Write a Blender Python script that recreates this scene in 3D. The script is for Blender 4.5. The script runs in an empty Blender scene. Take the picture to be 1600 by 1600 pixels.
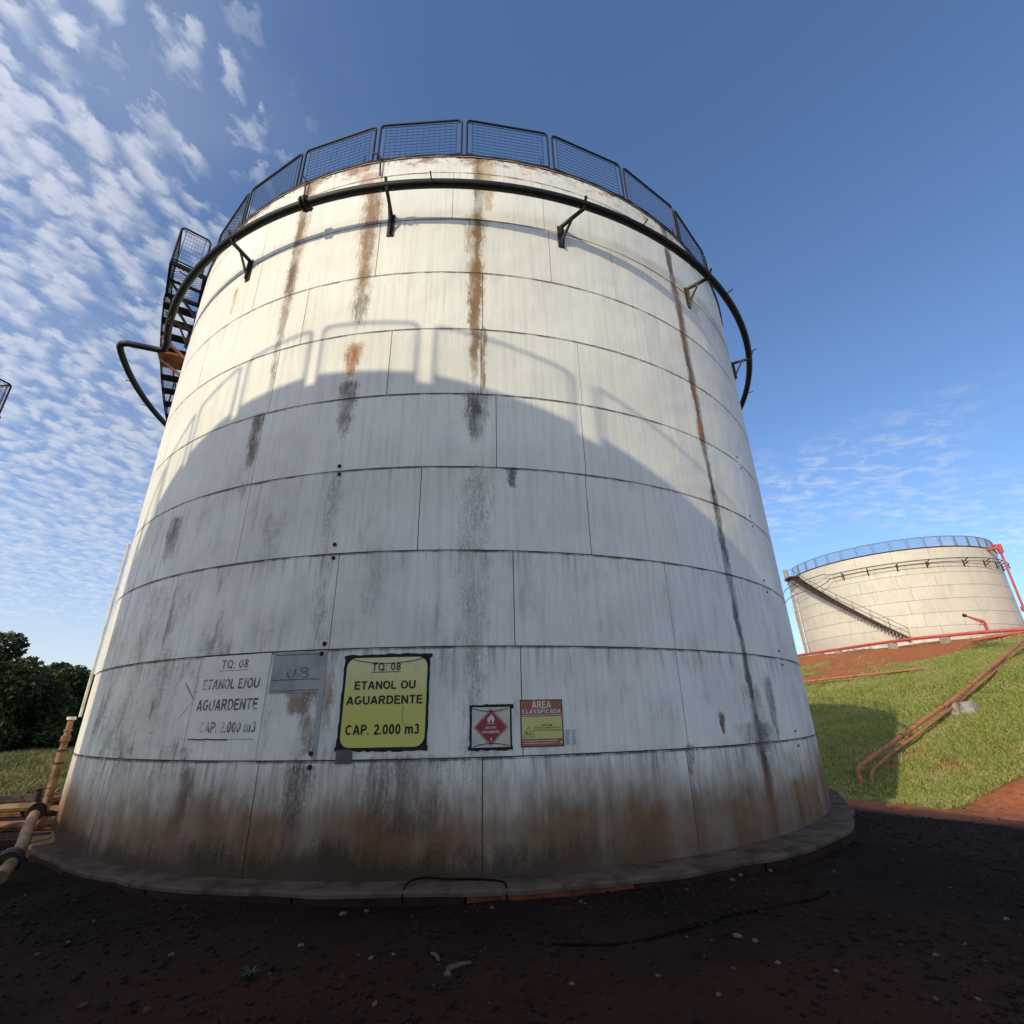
import bpy, math, random
import numpy as np
from mathutils import Matrix, Vector
R_ = math.radians
random.seed(7); rng = np.random.default_rng(7)
scene = bpy.context.scene
col = scene.collection

# ------------------------------------------------------------------ camera
PITCH, ROLL, EYE = R_(21.887), R_(-1.2054), 1.521
cam_d = bpy.data.cameras.new('camera'); cam = bpy.data.objects.new('camera', cam_d); col.objects.link(cam)
cam_d.sensor_fit = 'HORIZONTAL'; cam_d.sensor_width = 36.0; cam_d.lens = 36.0*770/1600
cam_d.shift_y = 6.643/1600; cam_d.clip_start = 0.05; cam_d.clip_end = 3000
fw = Vector((0, math.cos(PITCH), math.sin(PITCH))); upv = Vector((0, -math.sin(PITCH), math.cos(PITCH))); rtv = Vector((1, 0, 0))
rr = rtv*math.cos(ROLL)+upv*math.sin(ROLL); uu = -rtv*math.sin(ROLL)+upv*math.cos(ROLL)
cam.matrix_world = Matrix(((rr.x, uu.x, -fw.x, 0), (rr.y, uu.y, -fw.y, 0), (rr.z, uu.z, -fw.z, EYE), (0, 0, 0, 1)))
scene.camera = cam

# ------------------------------------------------------------------ view, sun, sky
scene.view_settings.view_transform = 'Standard'; scene.view_settings.look = 'None'
scene.view_settings.exposure = 0.46; scene.view_settings.gamma = 1.0; scene.view_settings.use_curve_mapping = False
SUN_AZ, SUN_EL = R_(39.0+180.0), R_(28.0)          # azimuth the light comes FROM, clockwise from +Y
toward = Vector((math.sin(SUN_AZ)*math.cos(SUN_EL), math.cos(SUN_AZ)*math.cos(SUN_EL), math.sin(SUN_EL)))
sd = bpy.data.lights.new('sun', 'SUN'); sd.energy = 2.3; sd.angle = R_(0.53); sd.color = (1.0, 0.87, 0.63)
sun = bpy.data.objects.new('sun', sd); col.objects.link(sun)
sun.rotation_euler = toward.to_track_quat('Z', 'Y').to_euler(); sun.location = toward*60

world = bpy.data.worlds.new('World'); scene.world = world; world.use_nodes = True
SKY_STRENGTH = 0.13


class G:
    """small helper around a node tree"""
    def __init__(self, nt): self.nt = nt
    def n(self, t, **k):
        nd = self.nt.nodes.new(t)
        for a, b in k.items(): setattr(nd, a, b)
        return nd
    def put(self, sock, v):
        if isinstance(v, bpy.types.NodeSocket): self.nt.links.new(v, sock)
        elif v is not None: sock.default_value = v
    def m(self, op, a, b=None, c=None, clamp=False):
        nd = self.n('ShaderNodeMath', operation=op, use_clamp=clamp)
        for i, v in enumerate((a, b, c)):
            if v is not None: self.put(nd.inputs[i], v)
        return nd.outputs[0]
    def add(self, a, b): return self.m('ADD', a, b)
    def sub(self, a, b): return self.m('SUBTRACT', a, b)
    def mul(self, a, b): return self.m('MULTIPLY', a, b)
    def mx(self, a, b): return self.m('MAXIMUM', a, b)
    def ss(self, v, lo, hi, a=0.0, b=1.0):
        nd = self.n('ShaderNodeMapRange', interpolation_type='SMOOTHSTEP')
        for i, x in enumerate((v, lo, hi, a, b)): self.put(nd.inputs[i], x)
        return nd.outputs[0]
    def xyz(self, x, y, z=0.0):
        nd = self.n('ShaderNodeCombineXYZ')
        for i, v in enumerate((x, y, z)): self.put(nd.inputs[i], v)
        return nd.outputs[0]
    def sep(self, v):
        nd = self.n('ShaderNodeSeparateXYZ'); self.put(nd.inputs[0], v); return nd.outputs
    def noise(self, vec, scale=1.0, detail=4.0, rough=0.55, dist=0.0, dims='3D'):
        nd = self.n('ShaderNodeTexNoise', noise_dimensions=dims); self.put(nd.inputs['Vector'], vec)
        nd.inputs['Scale'].default_value = scale; nd.inputs['Detail'].default_value = detail
        nd.inputs['Roughness'].default_value = rough; nd.inputs['Distortion'].default_value = dist
        return nd.outputs[0]
    def mix(self, f, a, b):
        nd = self.n('ShaderNodeMix', data_type='RGBA'); self.put(nd.inputs[0], f)
        for s, v in ((nd.inputs[6], a), (nd.inputs[7], b)):
            if isinstance(v, tuple): v = (*v[:3], 1.0)
            self.put(s, v)
        return nd.outputs[2]
    def uv(self, name): return self.n('ShaderNodeUVMap', uv_map=name).outputs[0]
    def attr(self, name, out='Fac'): return self.n('ShaderNodeAttribute', attribute_name=name).outputs[out]


def build_sky():
    g = G(world.node_tree); world.node_tree.nodes.clear()
    sky = g.n('ShaderNodeTexSky', sky_type='NISHITA', sun_disc=False, sun_elevation=SUN_EL, sun_rotation=SUN_AZ)
    sky.altitude = 550; sky.air_density = 1.0; sky.dust_density = 2.2; sky.ozone_density = 2.2
    d = g.n('ShaderNodeTexCoord').outputs['Generated']
    x, y, z = g.sep(d)
    zz = g.mx(g.add(z, 0.10), 0.04)
    px, py = g.m('DIVIDE', x, zz), g.m('DIVIDE', y, zz)
    # cloud deck seen in perspective: rows of small flakes
    ca, sa = math.cos(R_(60)), math.sin(R_(60))
    qx = g.add(g.mul(px, ca), g.mul(py, sa)); qy = g.sub(g.mul(py, ca), g.mul(px, sa))
    wob = g.noise(g.xyz(px, py), 2.2, 3, 0.5)
    qx = g.add(qx, g.mul(wob, 0.10)); qy = g.add(qy, g.mul(wob, 0.10))
    v = g.xyz(g.mul(qx, 1.0), g.mul(qy, 1.05))
    n1 = g.noise(v, 23.0, 5, 0.58, 0.0)
    vor = g.n('ShaderNodeTexVoronoi', feature='SMOOTH_F1'); g.put(vor.inputs['Vector'], g.xyz(g.add(g.mul(qx, 0.95), g.mul(n1, 0.09)), g.add(g.mul(qy, 1.0), g.mul(n1, 0.09)))); vor.inputs['Scale'].default_value = 25.0; vor.inputs['Smoothness'].default_value = 0.85
    cell = g.ss(vor.outputs['Distance'], 0.75, 0.10)
    n2 = g.noise(g.xyz(px, py, 3.1), 2.2, 3, 0.5)
    n3 = g.noise(g.xyz(g.mul(qx, 0.9), g.mul(qy, 1.3), 7.0), 34.0, 4, 0.6, 0.1)
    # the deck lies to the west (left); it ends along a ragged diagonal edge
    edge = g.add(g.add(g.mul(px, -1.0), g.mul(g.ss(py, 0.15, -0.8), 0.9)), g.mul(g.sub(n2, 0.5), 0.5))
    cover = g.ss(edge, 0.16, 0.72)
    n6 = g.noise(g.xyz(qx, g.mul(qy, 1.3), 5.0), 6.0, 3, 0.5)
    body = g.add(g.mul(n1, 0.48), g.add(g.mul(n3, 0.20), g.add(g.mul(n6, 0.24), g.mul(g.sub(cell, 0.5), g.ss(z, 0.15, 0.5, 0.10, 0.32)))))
    back = g.ss(py, 0.1, -0.9)  # unseen deck behind the camera, thickened to lift the tank's shade
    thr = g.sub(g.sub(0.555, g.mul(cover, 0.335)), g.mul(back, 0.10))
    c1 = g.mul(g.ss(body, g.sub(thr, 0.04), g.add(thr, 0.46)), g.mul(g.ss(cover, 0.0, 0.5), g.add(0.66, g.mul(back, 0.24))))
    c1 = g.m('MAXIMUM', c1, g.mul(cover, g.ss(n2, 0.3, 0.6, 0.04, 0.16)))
    # a thin wispy patch low on the right
    n4 = g.noise(g.xyz(g.mul(px, 1.0), g.mul(py, 1.6), 1.0), 11.0, 6, 0.62, 0.6)
    n5 = g.noise(g.xyz(px, py, 9.0), 0.9, 2, 0.5)
    rgt = g.mul(g.ss(px, 0.55, 1.1), g.mul(g.ss(n5, 0.42, 0.62), g.ss(z, 0.47, 0.36)))
    c2 = g.mul(g.mul(g.ss(n4, 0.42, 0.74), rgt), 0.50)
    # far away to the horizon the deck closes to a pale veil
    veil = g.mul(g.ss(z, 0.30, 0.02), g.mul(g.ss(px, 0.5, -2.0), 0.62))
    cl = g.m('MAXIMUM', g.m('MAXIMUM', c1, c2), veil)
    up = g.ss(z, -0.02, 0.02)
    cl = g.mul(cl, up)
    # thin cloud made brighter towards the sun (forward scattering) to lift the shade
    dt = g.n('ShaderNodeVectorMath', operation='DOT_PRODUCT'); g.put(dt.inputs[0], d); dt.inputs[1].default_value = tuple(toward)
    lum = g.mul(g.ss(z, 0.75, 0.05, 0.88, 1.12), g.ss(dt.outputs['Value'], 0.0, 1.0, 1.0, 1.9))
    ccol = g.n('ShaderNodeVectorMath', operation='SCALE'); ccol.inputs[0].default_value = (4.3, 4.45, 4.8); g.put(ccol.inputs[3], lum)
    tint = g.n('ShaderNodeMix', data_type='RGBA', blend_type='MULTIPLY'); tint.inputs[0].default_value = 1.0
    g.put(tint.inputs[6], sky.outputs[0]); tint.inputs[7].default_value = (0.85, 0.98, 1.14, 1)
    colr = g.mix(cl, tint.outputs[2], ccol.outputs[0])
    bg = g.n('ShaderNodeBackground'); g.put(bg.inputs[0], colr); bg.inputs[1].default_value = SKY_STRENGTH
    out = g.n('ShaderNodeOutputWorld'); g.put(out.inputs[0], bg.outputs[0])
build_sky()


# ------------------------------------------------------------------ object helpers
def tag(o, label=None, cat=None, group=None, kind=None):
    if label: o['label'] = label
    if cat: o['category'] = cat
    if group: o['group'] = group
    if kind: o['kind'] = kind
    return o


def empty(name, loc, label, cat, group=None):
    o = bpy.data.objects.new(name, None); col.objects.link(o); o.location = loc
    o.empty_display_size = 0.2
    return tag(o, label, cat, group)


class MB:
    """collects shapes, then links them as ONE mesh object"""
    def __init__(self): self.v = []; self.f = []; self.uv = None
    def face(self, *p):
        i = len(self.v); self.v += [tuple(q) for q in p]; self.f.append(tuple(range(i, i+len(p)))); return self
    def box(self, c, ax, ay, az):
        c, ax, ay, az = Vector(c), Vector(ax), Vector(ay), Vector(az); i = len(self.v)
        for sz in (-1, 1):
            for sx, sy in ((-1, -1), (1, -1), (1, 1), (-1, 1)):
                self.v.append(tuple(c+ax*sx+ay*sy+az*sz))
        for q in ((3, 2, 1, 0), (4, 5, 6, 7), (0, 1, 5, 4), (1, 2, 6, 5), (2, 3, 7, 6), (3, 0, 4, 7)):
            self.f.append(tuple(i+k for k in q))
        return self
    def beam(self, a, b, w, h, up=(0, 0, 1)):
        a, b = Vector(a), Vector(b); d = (b-a); L = d.length; d.normalize()
        s = d.cross(Vector(up))
        if s.length < 1e-3: s = d.cross(Vector((1, 0, 0)))
        s.normalize(); t = s.cross(d)
        return self.box((a+b)/2, d*L/2, s*w/2, t*h/2)
    def tube(self, pts, r, n=8, closed=False, caps=True):
        P = [Vector(p) for p in pts]; m = len(P); i0 = len(self.v)
        rs = r if isinstance(r, (list, tuple)) else [r]*m
        prev = None
        for k in range(m):
            if closed: t = P[(k+1) % m]-P[k-1]
            else: t = P[min(k+1, m-1)]-P[max(k-1, 0)]
            t.normalize()
            if prev is None:
                a = Vector((0, 0, 1)) if abs(t.z) < 0.9 else Vector((1, 0, 0))
                s = t.cross(a).normalized()
            else:
                s = (prev-t*prev.dot(t))
                s = s.normalized() if s.length > 1e-6 else t.orthogonal().normalized()
            prev = s; q = t.cross(s)
            for j in range(n):
                an = 2*math.pi*j/n
                self.v.append(tuple(P[k]+(s*math.cos(an)+q*math.sin(an))*rs[k]))
        for k in range(m if closed else m-1):
            for j in range(n):
                a = i0+k*n+j; b = i0+k*n+(j+1) % n; k2 = (k+1) % m
                self.f.append((a, b, i0+k2*n+(j+1) % n, i0+k2*n+j))
        if caps and not closed:
            self.f.append(tuple(i0+j for j in reversed(range(n)))); self.f.append(tuple(i0+(m-1)*n+j for j in range(n)))
        return self
    def mesh(self, name, mat, smooth=False):
        me = bpy.data.meshes.new(name); me.from_pydata(self.v, [], self.f)
        if mat: me.materials.append(mat)
        if smooth:
            me.polygons.foreach_set('use_smooth', [True]*len(me.polygons))
            try: me.set_sharp_from_angle(angle=R_(40))
            except Exception: pass
        me.update(); return me
    def build(self, name, mat, parent=None, smooth=False):
        return link(name, self.mesh(name, mat, smooth), parent)


def link(name, me, parent=None):
    o = bpy.data.objects.new(name, me); col.objects.link(o)
    if parent is not None: o.parent = parent
    return o


def np_obj(name, verts, faces, mat, attrs=None, smooth=False, parent=None):
    """big mesh from numpy arrays; faces (F,k) all of the same size"""
    me = bpy.data.meshes.new(name); V = np.ascontiguousarray(verts, np.float32); F = np.ascontiguousarray(faces, np.int32)
    k = F.shape[1]
    me.vertices.add(len(V)); me.vertices.foreach_set('co', V.ravel())
    me.loops.add(F.size); me.loops.foreach_set('vertex_index', F.ravel())
    me.polygons.add(len(F)); me.polygons.foreach_set('loop_start', np.arange(0, F.size, k, dtype=np.int32))
    if smooth: me.polygons.foreach_set('use_smooth', np.ones(len(F), bool))
    for nm, arr in (attrs or {}).items():
        at = me.attributes.new(nm, 'FLOAT', 'POINT'); at.data.foreach_set('value', np.ascontiguousarray(arr, np.float32))
    me.materials.append(mat); me.update(calc_edges=True); me.validate()
    return link(name, me, parent)


def copy_tree(o, parent=None):
    c = o.copy(); col.objects.link(c); c.parent = parent
    for ch in list(o.children): copy_tree(ch, c)
    return c


# ------------------------------------------------------------------ materials
def mat_new(name):
    m = bpy.data.materials.new(name); m.use_nodes = True; m.node_tree.nodes.clear()
    g = G(m.node_tree); b = g.n('ShaderNodeBsdfPrincipled'); o = g.n('ShaderNodeOutputMaterial')
    m.node_tree.links.new(b.outputs[0], o.inputs[0])
    return m, g, b


def bump(g, b, h, strength, dist=0.02):
    nd = g.n('ShaderNodeBump'); nd.inputs['Strength'].default_value = strength; nd.inputs['Distance'].default_value = dist
    g.put(nd.inputs['Height'], h); g.put(b.inputs['Normal'], nd.outputs[0])


def simple_mat(name, c, c2=None, rough=0.6, scale=6.0, metal=0.0, bmp=0.0, spec=0.4, lo=0.40, hi=0.68):
    m, g, b = mat_new(name)
    co = g.n('ShaderNodeTexCoord').outputs['Object']
    n = g.noise(co, scale, 5, 0.62)
    g.put(b.inputs['Base Color'], g.mix(g.ss(n, lo, hi), c, c2 or tuple(x*0.75 for x in c)))
    b.inputs['Roughness'].default_value = rough; b.inputs['Metallic'].default_value = metal
    b.inputs['Specular IOR Level'].default_value = spec
    if bmp: bump(g, b, g.noise(co, scale*4, 4, 0.6), bmp)
    return m


def shell_material(name, near=True):
    """white painted tank plates: UV 'shell' = (metres round the tank, metres up), UV 'plate' = (metres from left edge, metres below top edge)"""
    m, g, b = mat_new(name)
    u, v, _ = g.sep(g.uv('shell')); pu, pv, _ = g.sep(g.uv('plate'))
    oi = g.n('ShaderNodeObjectInfo').outputs['Random']
    n_big = g.noise(g.xyz(g.mul(u, 0.5), g.mul(v, 0.5), 2.0), 1.0, 4, 0.6)
    n_str = g.noise(g.xyz(g.mul(u, 14.0), g.mul(v, 0.55), 5.0), 1.0, 4, 0.6)
    n_str2 = g.noise(g.xyz(g.mul(u, 38.0), g.mul(v, 1.6), 8.0), 1.0, 3, 0.6)
    n_brush = g.noise(g.xyz(g.mul(u, 70.0), g.mul(v, 3.0), 1.0), 1.0, 2, 0.5)
    c = g.mix(g.ss(n_big, 0.35, 0.7), (0.86, 0.83, 0.735), (0.79, 0.758, 0.67))
    c = g.mix(g.mul(g.ss(n_str, 0.42, 0.75), 0.38), c, (0.50, 0.49, 0.46))
    c = g.mix(g.mul(g.ss(n_brush, 0.45, 0.75), 0.16), c, (0.48, 0.47, 0.45))
    c = g.mix(g.mul(oi, 0.13), c, (0.52, 0.52, 0.52))
    speck = g.noise(g.xyz(g.mul(u, 21.0), g.mul(v, 17.0), 4.0), 1.0, 2, 0.5)
    if near:
        warp = g.mul(g.sub(g.noise(g.xyz(g.mul(u, 3.0), g.mul(v, 3.0), 6.0), 1.0, 4, 0.6), 0.5), 0.16)
        fine = g.noise(g.xyz(g.mul(u, 30.0), g.mul(v, 5.0), 3.0), 1.0, 5, 0.7)
        mid = g.noise(g.xyz(g.mul(u, 7.0), g.mul(v, 2.6), 9.0), 1.0, 5, 0.65)
        patchy = g.noise(g.xyz(g.mul(u, 2.0), g.mul(v, 1.1), 12.0), 1.0, 4, 0.6)
        uw = g.add(u, warp)
        runs = g.ss(g.noise(g.xyz(g.mul(u, 4.0), g.mul(v, 1.7), 71.0), 1.0, 3, 0.6), 0.32, 0.60, 0.45, 1.0)
        grit = g.noise(g.xyz(g.mul(u, 55.0), g.mul(v, 24.0), 14.0), 1.0, 3, 0.6)
        # mildew: black vertical flecks, thickest on the left and low down
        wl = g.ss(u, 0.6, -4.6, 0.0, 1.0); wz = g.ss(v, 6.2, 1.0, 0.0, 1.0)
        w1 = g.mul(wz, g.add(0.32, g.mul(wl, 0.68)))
        fl = g.noise(g.xyz(g.mul(uw, 11.0), g.mul(v, 2.0), 20.0), 1.0, 6, 0.72)
        mil = g.ss(g.add(fl, g.mul(g.sub(patchy, 0.5), 0.8)), 0.53, 0.80)
        c = g.mix(g.mul(g.mul(mil, w1), 0.95), c, (0.055, 0.052, 0.05))
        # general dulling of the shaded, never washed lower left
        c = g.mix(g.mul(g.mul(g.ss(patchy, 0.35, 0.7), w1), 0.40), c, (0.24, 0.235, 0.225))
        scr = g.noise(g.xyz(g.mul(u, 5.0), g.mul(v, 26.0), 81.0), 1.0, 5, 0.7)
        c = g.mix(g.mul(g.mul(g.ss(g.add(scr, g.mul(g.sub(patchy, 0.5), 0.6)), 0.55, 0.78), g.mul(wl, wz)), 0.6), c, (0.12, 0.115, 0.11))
        # grime running down from each horizontal weld
        drip = g.mul(g.ss(pv, 0.42, 0.0), g.ss(g.noise(g.xyz(g.mul(u, 16.0), g.mul(v, 0.7), 31.0), 1.0, 4, 0.6), 0.46, 0.75))
        c = g.mix(g.mul(drip, g.add(0.16, g.mul(wz, 0.55))), c, (0.09, 0.075, 0.06))
        line = g.mul(g.ss(pv, 0.034, 0.0), g.ss(g.noise(g.xyz(g.mul(u, 2.5), g.mul(v, 2.0), 33.0), 1.0, 4, 0.7), 0.38, 0.56))
        c = g.mix(g.mul(line, 0.85), c, (0.05, 0.042, 0.036))
        rustline = g.mul(g.ss(pv, 0.05, 0.0), g.ss(g.noise(g.xyz(g.mul(u, 1.4), v, 37.0), 1.0, 3, 0.7), 0.58, 0.68))
        c = g.mix(g.mul(rustline, 0.7), c, (0.22, 0.10, 0.04))

        def streak(c, u0, w, z0, z1, colr, amt, soft=0.7, thr=(0.42, 0.62), nz=None, drift=0.0):
            uu_ = g.sub(uw, u0) if not drift else g.sub(uw, g.add(u0, g.mul(g.sub(v, z0), drift)))
            d = g.m('ABSOLUTE', uu_)
            s = g.ss(g.m('DIVIDE', d, g.ss(v, z0, z1, 0.62, 1.12)), w*1.3, 0.0)
            s = g.mul(s, g.mul(g.ss(v, z0-soft*0.3, z0+soft), g.ss(v, z1+0.12, z1-soft*0.3)))
            off = 0.5*(thr[0]+thr[1])-0.5
            f = g.add(g.mul(s, 1.45), g.add(g.mul(g.sub(nz if nz is not None else fine, 0.5), 2.1), g.mul(g.sub(grit, 0.5), 1.5)))
            s = g.mul(g.mul(g.ss(f, 0.42+off*2.2, 1.45+off*2.2), g.ss(s, 0.0, 0.22)), runs)
            return g.mix(g.mul(s, amt), c, colr)
        RUST, DARK, ORANGE, BLACK, GREYB = (0.23, 0.125, 0.045), (0.115, 0.075, 0.04), (0.40, 0.17, 0.045), (0.04, 0.034, 0.03), (0.10, 0.085, 0.07)
        # streak under the left stay
        c = streak(c, -3.235, 0.13, 8.1, 11.1, DARK, 0.92, 0.5, (0.30, 0.5)); c = streak(c, -3.20, 0.26, 7.4, 11.0, RUST, 0.7)
        c = streak(c, -3.22, 0.16, 5.9, 9.0, DARK, 0.7, 0.8); c = streak(c, -3.33, 0.20, 4.75, 5.85, DARK, 0.95, 0.3, (0.40, 0.60)); c = streak(c, -3.36, 0.16, 4.15, 4.75, BLACK, 0.75)
        # streak left of the middle
        c = streak(c, -1.80, 0.20, 7.7, 10.3, RUST, 0.95, 0.4, (0.36, 0.55)); c = streak(c, -1.80, 0.34, 7.3, 10.1, RUST, 0.6); c = streak(c, -1.80, 0.26, 6.9, 7.9, DARK, 0.8)
        c = streak(c, -1.82, 0.17, 6.12, 6.80, ORANGE, 1.0, 0.25, (0.33, 0.5)); c = streak(c, -1.80, 0.30, 6.1, 6.9, RUST, 0.55); c = streak(c, -1.82, 0.19, 5.05, 6.15, GREYB, 0.95, 0.5, (0.32, 0.52))
        c = streak(c, -1.85, 0.26, 0.6, 4.7, BLACK, 0.62, 0.5, (0.64, 0.80), fine); c = streak(c, -1.60, 0.12, 1.1, 2.1, RUST, 0.8)
        # streak in the middle
        c = streak(c, 0.055, 0.10, 7.6, 11.1, DARK, 0.95, 0.5, (0.28, 0.5)); c = streak(c, 0.20, 0.28, 9.5, 11.0, (0.42, 0.30, 0.13), 0.8, 0.3, (0.36, 0.6)); c = streak(c, 0.03, 0.27, 6.6, 9.6, RUST, 0.75)
        c = streak(c, 0.03, 0.14, 5.95, 8.4, RUST, 0.95, 0.25, (0.30, 0.5)); c = streak(c, 0.06, 0.26, 4.9, 5.85, BLACK, 0.9, 0.3, (0.40, 0.6)); c = streak(c, 0.07, 0.30, 4.3, 4.75, DARK, 0.85)
        c = streak(c, 0.06, 0.46, 0.6, 4.6, GREYB, 0.60, 0.6, (0.62, 0.80), fine); c = streak(c, -0.38, 0.12, 2.0, 3.6, BLACK, 0.4, 0.6, (0.66, 0.82), fine); c = streak(c, 0.16, 0.06, 5.8, 7.05, RUST, 0.85, 0.2, (0.38, 0.58))
        # long streak on the right
        c = streak(c, 4.17, 0.11, 4.7, 11.1, DARK, 0.95, 0.3, (0.22, 0.42)); c = streak(c, 4.20, 0.19, 5.0, 9.4, RUST, 0.85, 0.5); c = streak(c, 4.12, 0.09, 5.6, 6.2, ORANGE, 0.9, 0.2, (0.3, 0.5))
        c = streak(c, 4.19, 0.13, -0.1, 4.9, BLACK, 0.9, 0.3, (0.34, 0.56)); c = streak(c, 4.22, 0.34, -0.1, 1.9, BLACK, 0.75, 0.6, (0.46, 0.66), mid)
        c = streak(c, 4.20, 0.75, 0.9, 1.35, (0.16, 0.15, 0.14), 0.8, 0.2, (0.36, 0.75)); c = streak(c, 4.72, 0.20, 0.9, 2.0, (0.10, 0.10, 0.095), 0.8, 0.5, (0.3, 0.65)); c = streak(c, 5.0, 0.13, -0.1, 0.55, DARK, 0.9, 0.2, (0.3, 0.5))
        # left edge rust, big scuffs, flaked spots
        c = streak(c, -6.45, 0.18, 0.7, 1.75, (0.34, 0.17, 0.08), 0.75, 0.4, (0.3, 0.55)); c = streak(c, -5.85, 0.10, 0.0, 5.9, RUST, 0.35, 0.6)
        c = streak(c, -4.80, 0.36, 3.55, 4.45, BLACK, 0.85, 0.3, (0.50, 0.66), mid); c = streak(c, -4.85, 0.6, 1.2, 3.4, BLACK, 0.55, 0.4, (0.66, 0.84), fine)
        c = streak(c, 3.42, 0.06, 1.22, 1.43, (0.16, 0.09, 0.04), 0.95, 0.06, (0.25, 0.4)); c = streak(c, 2.76, 0.12, 0.72, 1.12, BLACK, 0.8, 0.15, (0.52, 0.62)); c = streak(c, 0.55, 0.12, 4.3, 4.62, BLACK, 0.85, 0.1, (0.48, 0.6))
        c = streak(c, -4.70, 0.07, 8.3, 9.0, (0.42, 0.22, 0.09), 0.85, 0.2, (0.3, 0.5))
        # peeled primer at the rim
        rim = g.mul(g.ss(v, 10.55, 11.0), g.ss(g.noise(g.xyz(g.mul(u, 2.4), g.mul(v, 5.0), 40.0), 1.0, 6, 0.72), 0.50, 0.60))
        c = g.mix(g.mul(rim, 0.85), c, (0.24, 0.085, 0.05))
        rim2 = g.mul(g.ss(v, 10.75, 11.02), g.ss(g.noise(g.xyz(g.mul(u, 9.0), g.mul(v, 9.0), 44.0), 1.0, 5, 0.72), 0.50, 0.62))
        c = g.mix(g.mul(rim2, 0.8), c, (0.06, 0.04, 0.035))
        c = streak(c, -2.15, 0.55, 10.72, 11.05, (0.27, 0.07, 0.04), 0.9, 0.15, (0.40, 0.56)); c = streak(c, -1.95, 0.4, 10.0, 10.75, (0.36, 0.15, 0.07), 0.8, 0.2, (0.50, 0.62), mid)
        # rusty brown patch under the removed placard and by the old notice
        c = streak(c, -1.95, 0.36, 1.52, 1.83, (0.17, 0.095, 0.05), 0.85, 0.1, (0.44, 0.58), mid); c = streak(c, -1.78, 0.16, 1.1, 1.5, (0.2, 0.12, 0.06), 0.8, 0.1, (0.46, 0.6))
        # mud splashed up from the ground as a brown fringe; colour goes near black along the foot
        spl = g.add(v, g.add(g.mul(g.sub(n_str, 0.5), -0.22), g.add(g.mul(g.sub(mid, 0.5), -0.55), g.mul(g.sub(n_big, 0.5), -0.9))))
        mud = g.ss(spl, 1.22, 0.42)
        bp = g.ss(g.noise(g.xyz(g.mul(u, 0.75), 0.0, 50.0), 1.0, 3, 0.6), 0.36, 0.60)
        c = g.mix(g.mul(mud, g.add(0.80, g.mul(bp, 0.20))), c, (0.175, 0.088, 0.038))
        foot_dark = g.ss(g.add(spl, g.mul(g.sub(grit, 0.5), 0.35)), 0.42, 0.06)
        c = g.mix(g.mul(foot_dark, g.ss(u, 2.8, 0.2, 0.35, 0.88)), c, (0.036, 0.023, 0.015))
        c = streak(c, -0.65, 1.0, 0.15, 1.15, (0.05, 0.048, 0.045), 0.7, 0.3, (0.58, 0.74), fine); c = streak(c, -1.85, 0.30, 0.1, 1.05, (0.05, 0.042, 0.036), 0.75, 0.2, (0.50, 0.66), fine); c = streak(c, -3.3, 0.16, 0.2, 1.0, (0.13, 0.075, 0.04), 0.85, 0.2, (0.42, 0.6), fine)
        for u0_, v0_, w_ in ((2.98, .985, .11), (4.32, .955, .10), (5.05, 1.14, .16)):
            dd = g.mul(g.ss(g.m('ABSOLUTE', g.sub(uw, u0_)), w_, w_*.6), g.ss(g.m('ABSOLUTE', g.sub(v, v0_)), .02, .008))
            c = g.mix(g.mul(dd, g.ss(fine, .35, .6)), c, (0.72, 0.70, 0.66))
        # paint chips
        chips = g.mul(g.ss(speck, 0.76, 0.80), wz)
        c = g.mix(g.mul(chips, 0.8), c, (0.06, 0.04, 0.03))
    else:
        drip = g.mul(g.ss(g.noise(g.xyz(g.mul(u, 3.0), g.mul(v, 0.25), 31.0), 1.0, 5, 0.65), 0.50, 0.72), g.ss(u, 4.0, -8.0, 0.25, 0.8))
        c = g.mix(g.mul(drip, 0.6), c, (0.22, 0.20, 0.17))
        line = g.ss(pv, 0.06, 0.0)
        c = g.mix(g.mul(line, 0.35), c, (0.22, 0.18, 0.14))
        tn = g.n('ShaderNodeMix', data_type='RGBA', blend_type='MULTIPLY'); tn.inputs[0].default_value = 1.0; g.put(tn.inputs[6], c); tn.inputs[7].default_value = (0.77, 0.745, 0.69, 1); c = tn.outputs[2]
        foot = g.ss(g.add(v, g.mul(g.sub(n_str, 0.5), -1.2)), 8.6, 6.9)
        c = g.mix(g.mul(foot, 0.35), c, (0.32, 0.22, 0.15))
        d = g.ss(g.m('ABSOLUTE', g.sub(u, -9.45)), 0.20, 0.03)
        c = g.mix(g.mul(d, 0.8), c, (0.06, 0.05, 0.04))
    g.put(b.inputs['Base Color'], c)
    g.put(b.inputs['Roughness'], g.ss(n_big, 0.3, 0.7, 0.5, 0.68)); b.inputs['Specular IOR Level'].default_value = 0.3
    wav = g.noise(g.xyz(g.mul(u, 0.9), g.mul(v, 0.9), 60.0), 1.0, 2, 0.5)
    h = g.add(g.mul(n_str2, 0.16), g.add(g.add(g.mul(wav, 4.2), g.mul(speck, 0.12)), g.mul(g.ss(pv, 0.022, 0.004), 0.35)))
    bump(g, b, h, 0.55, 0.028)
    return m


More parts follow.
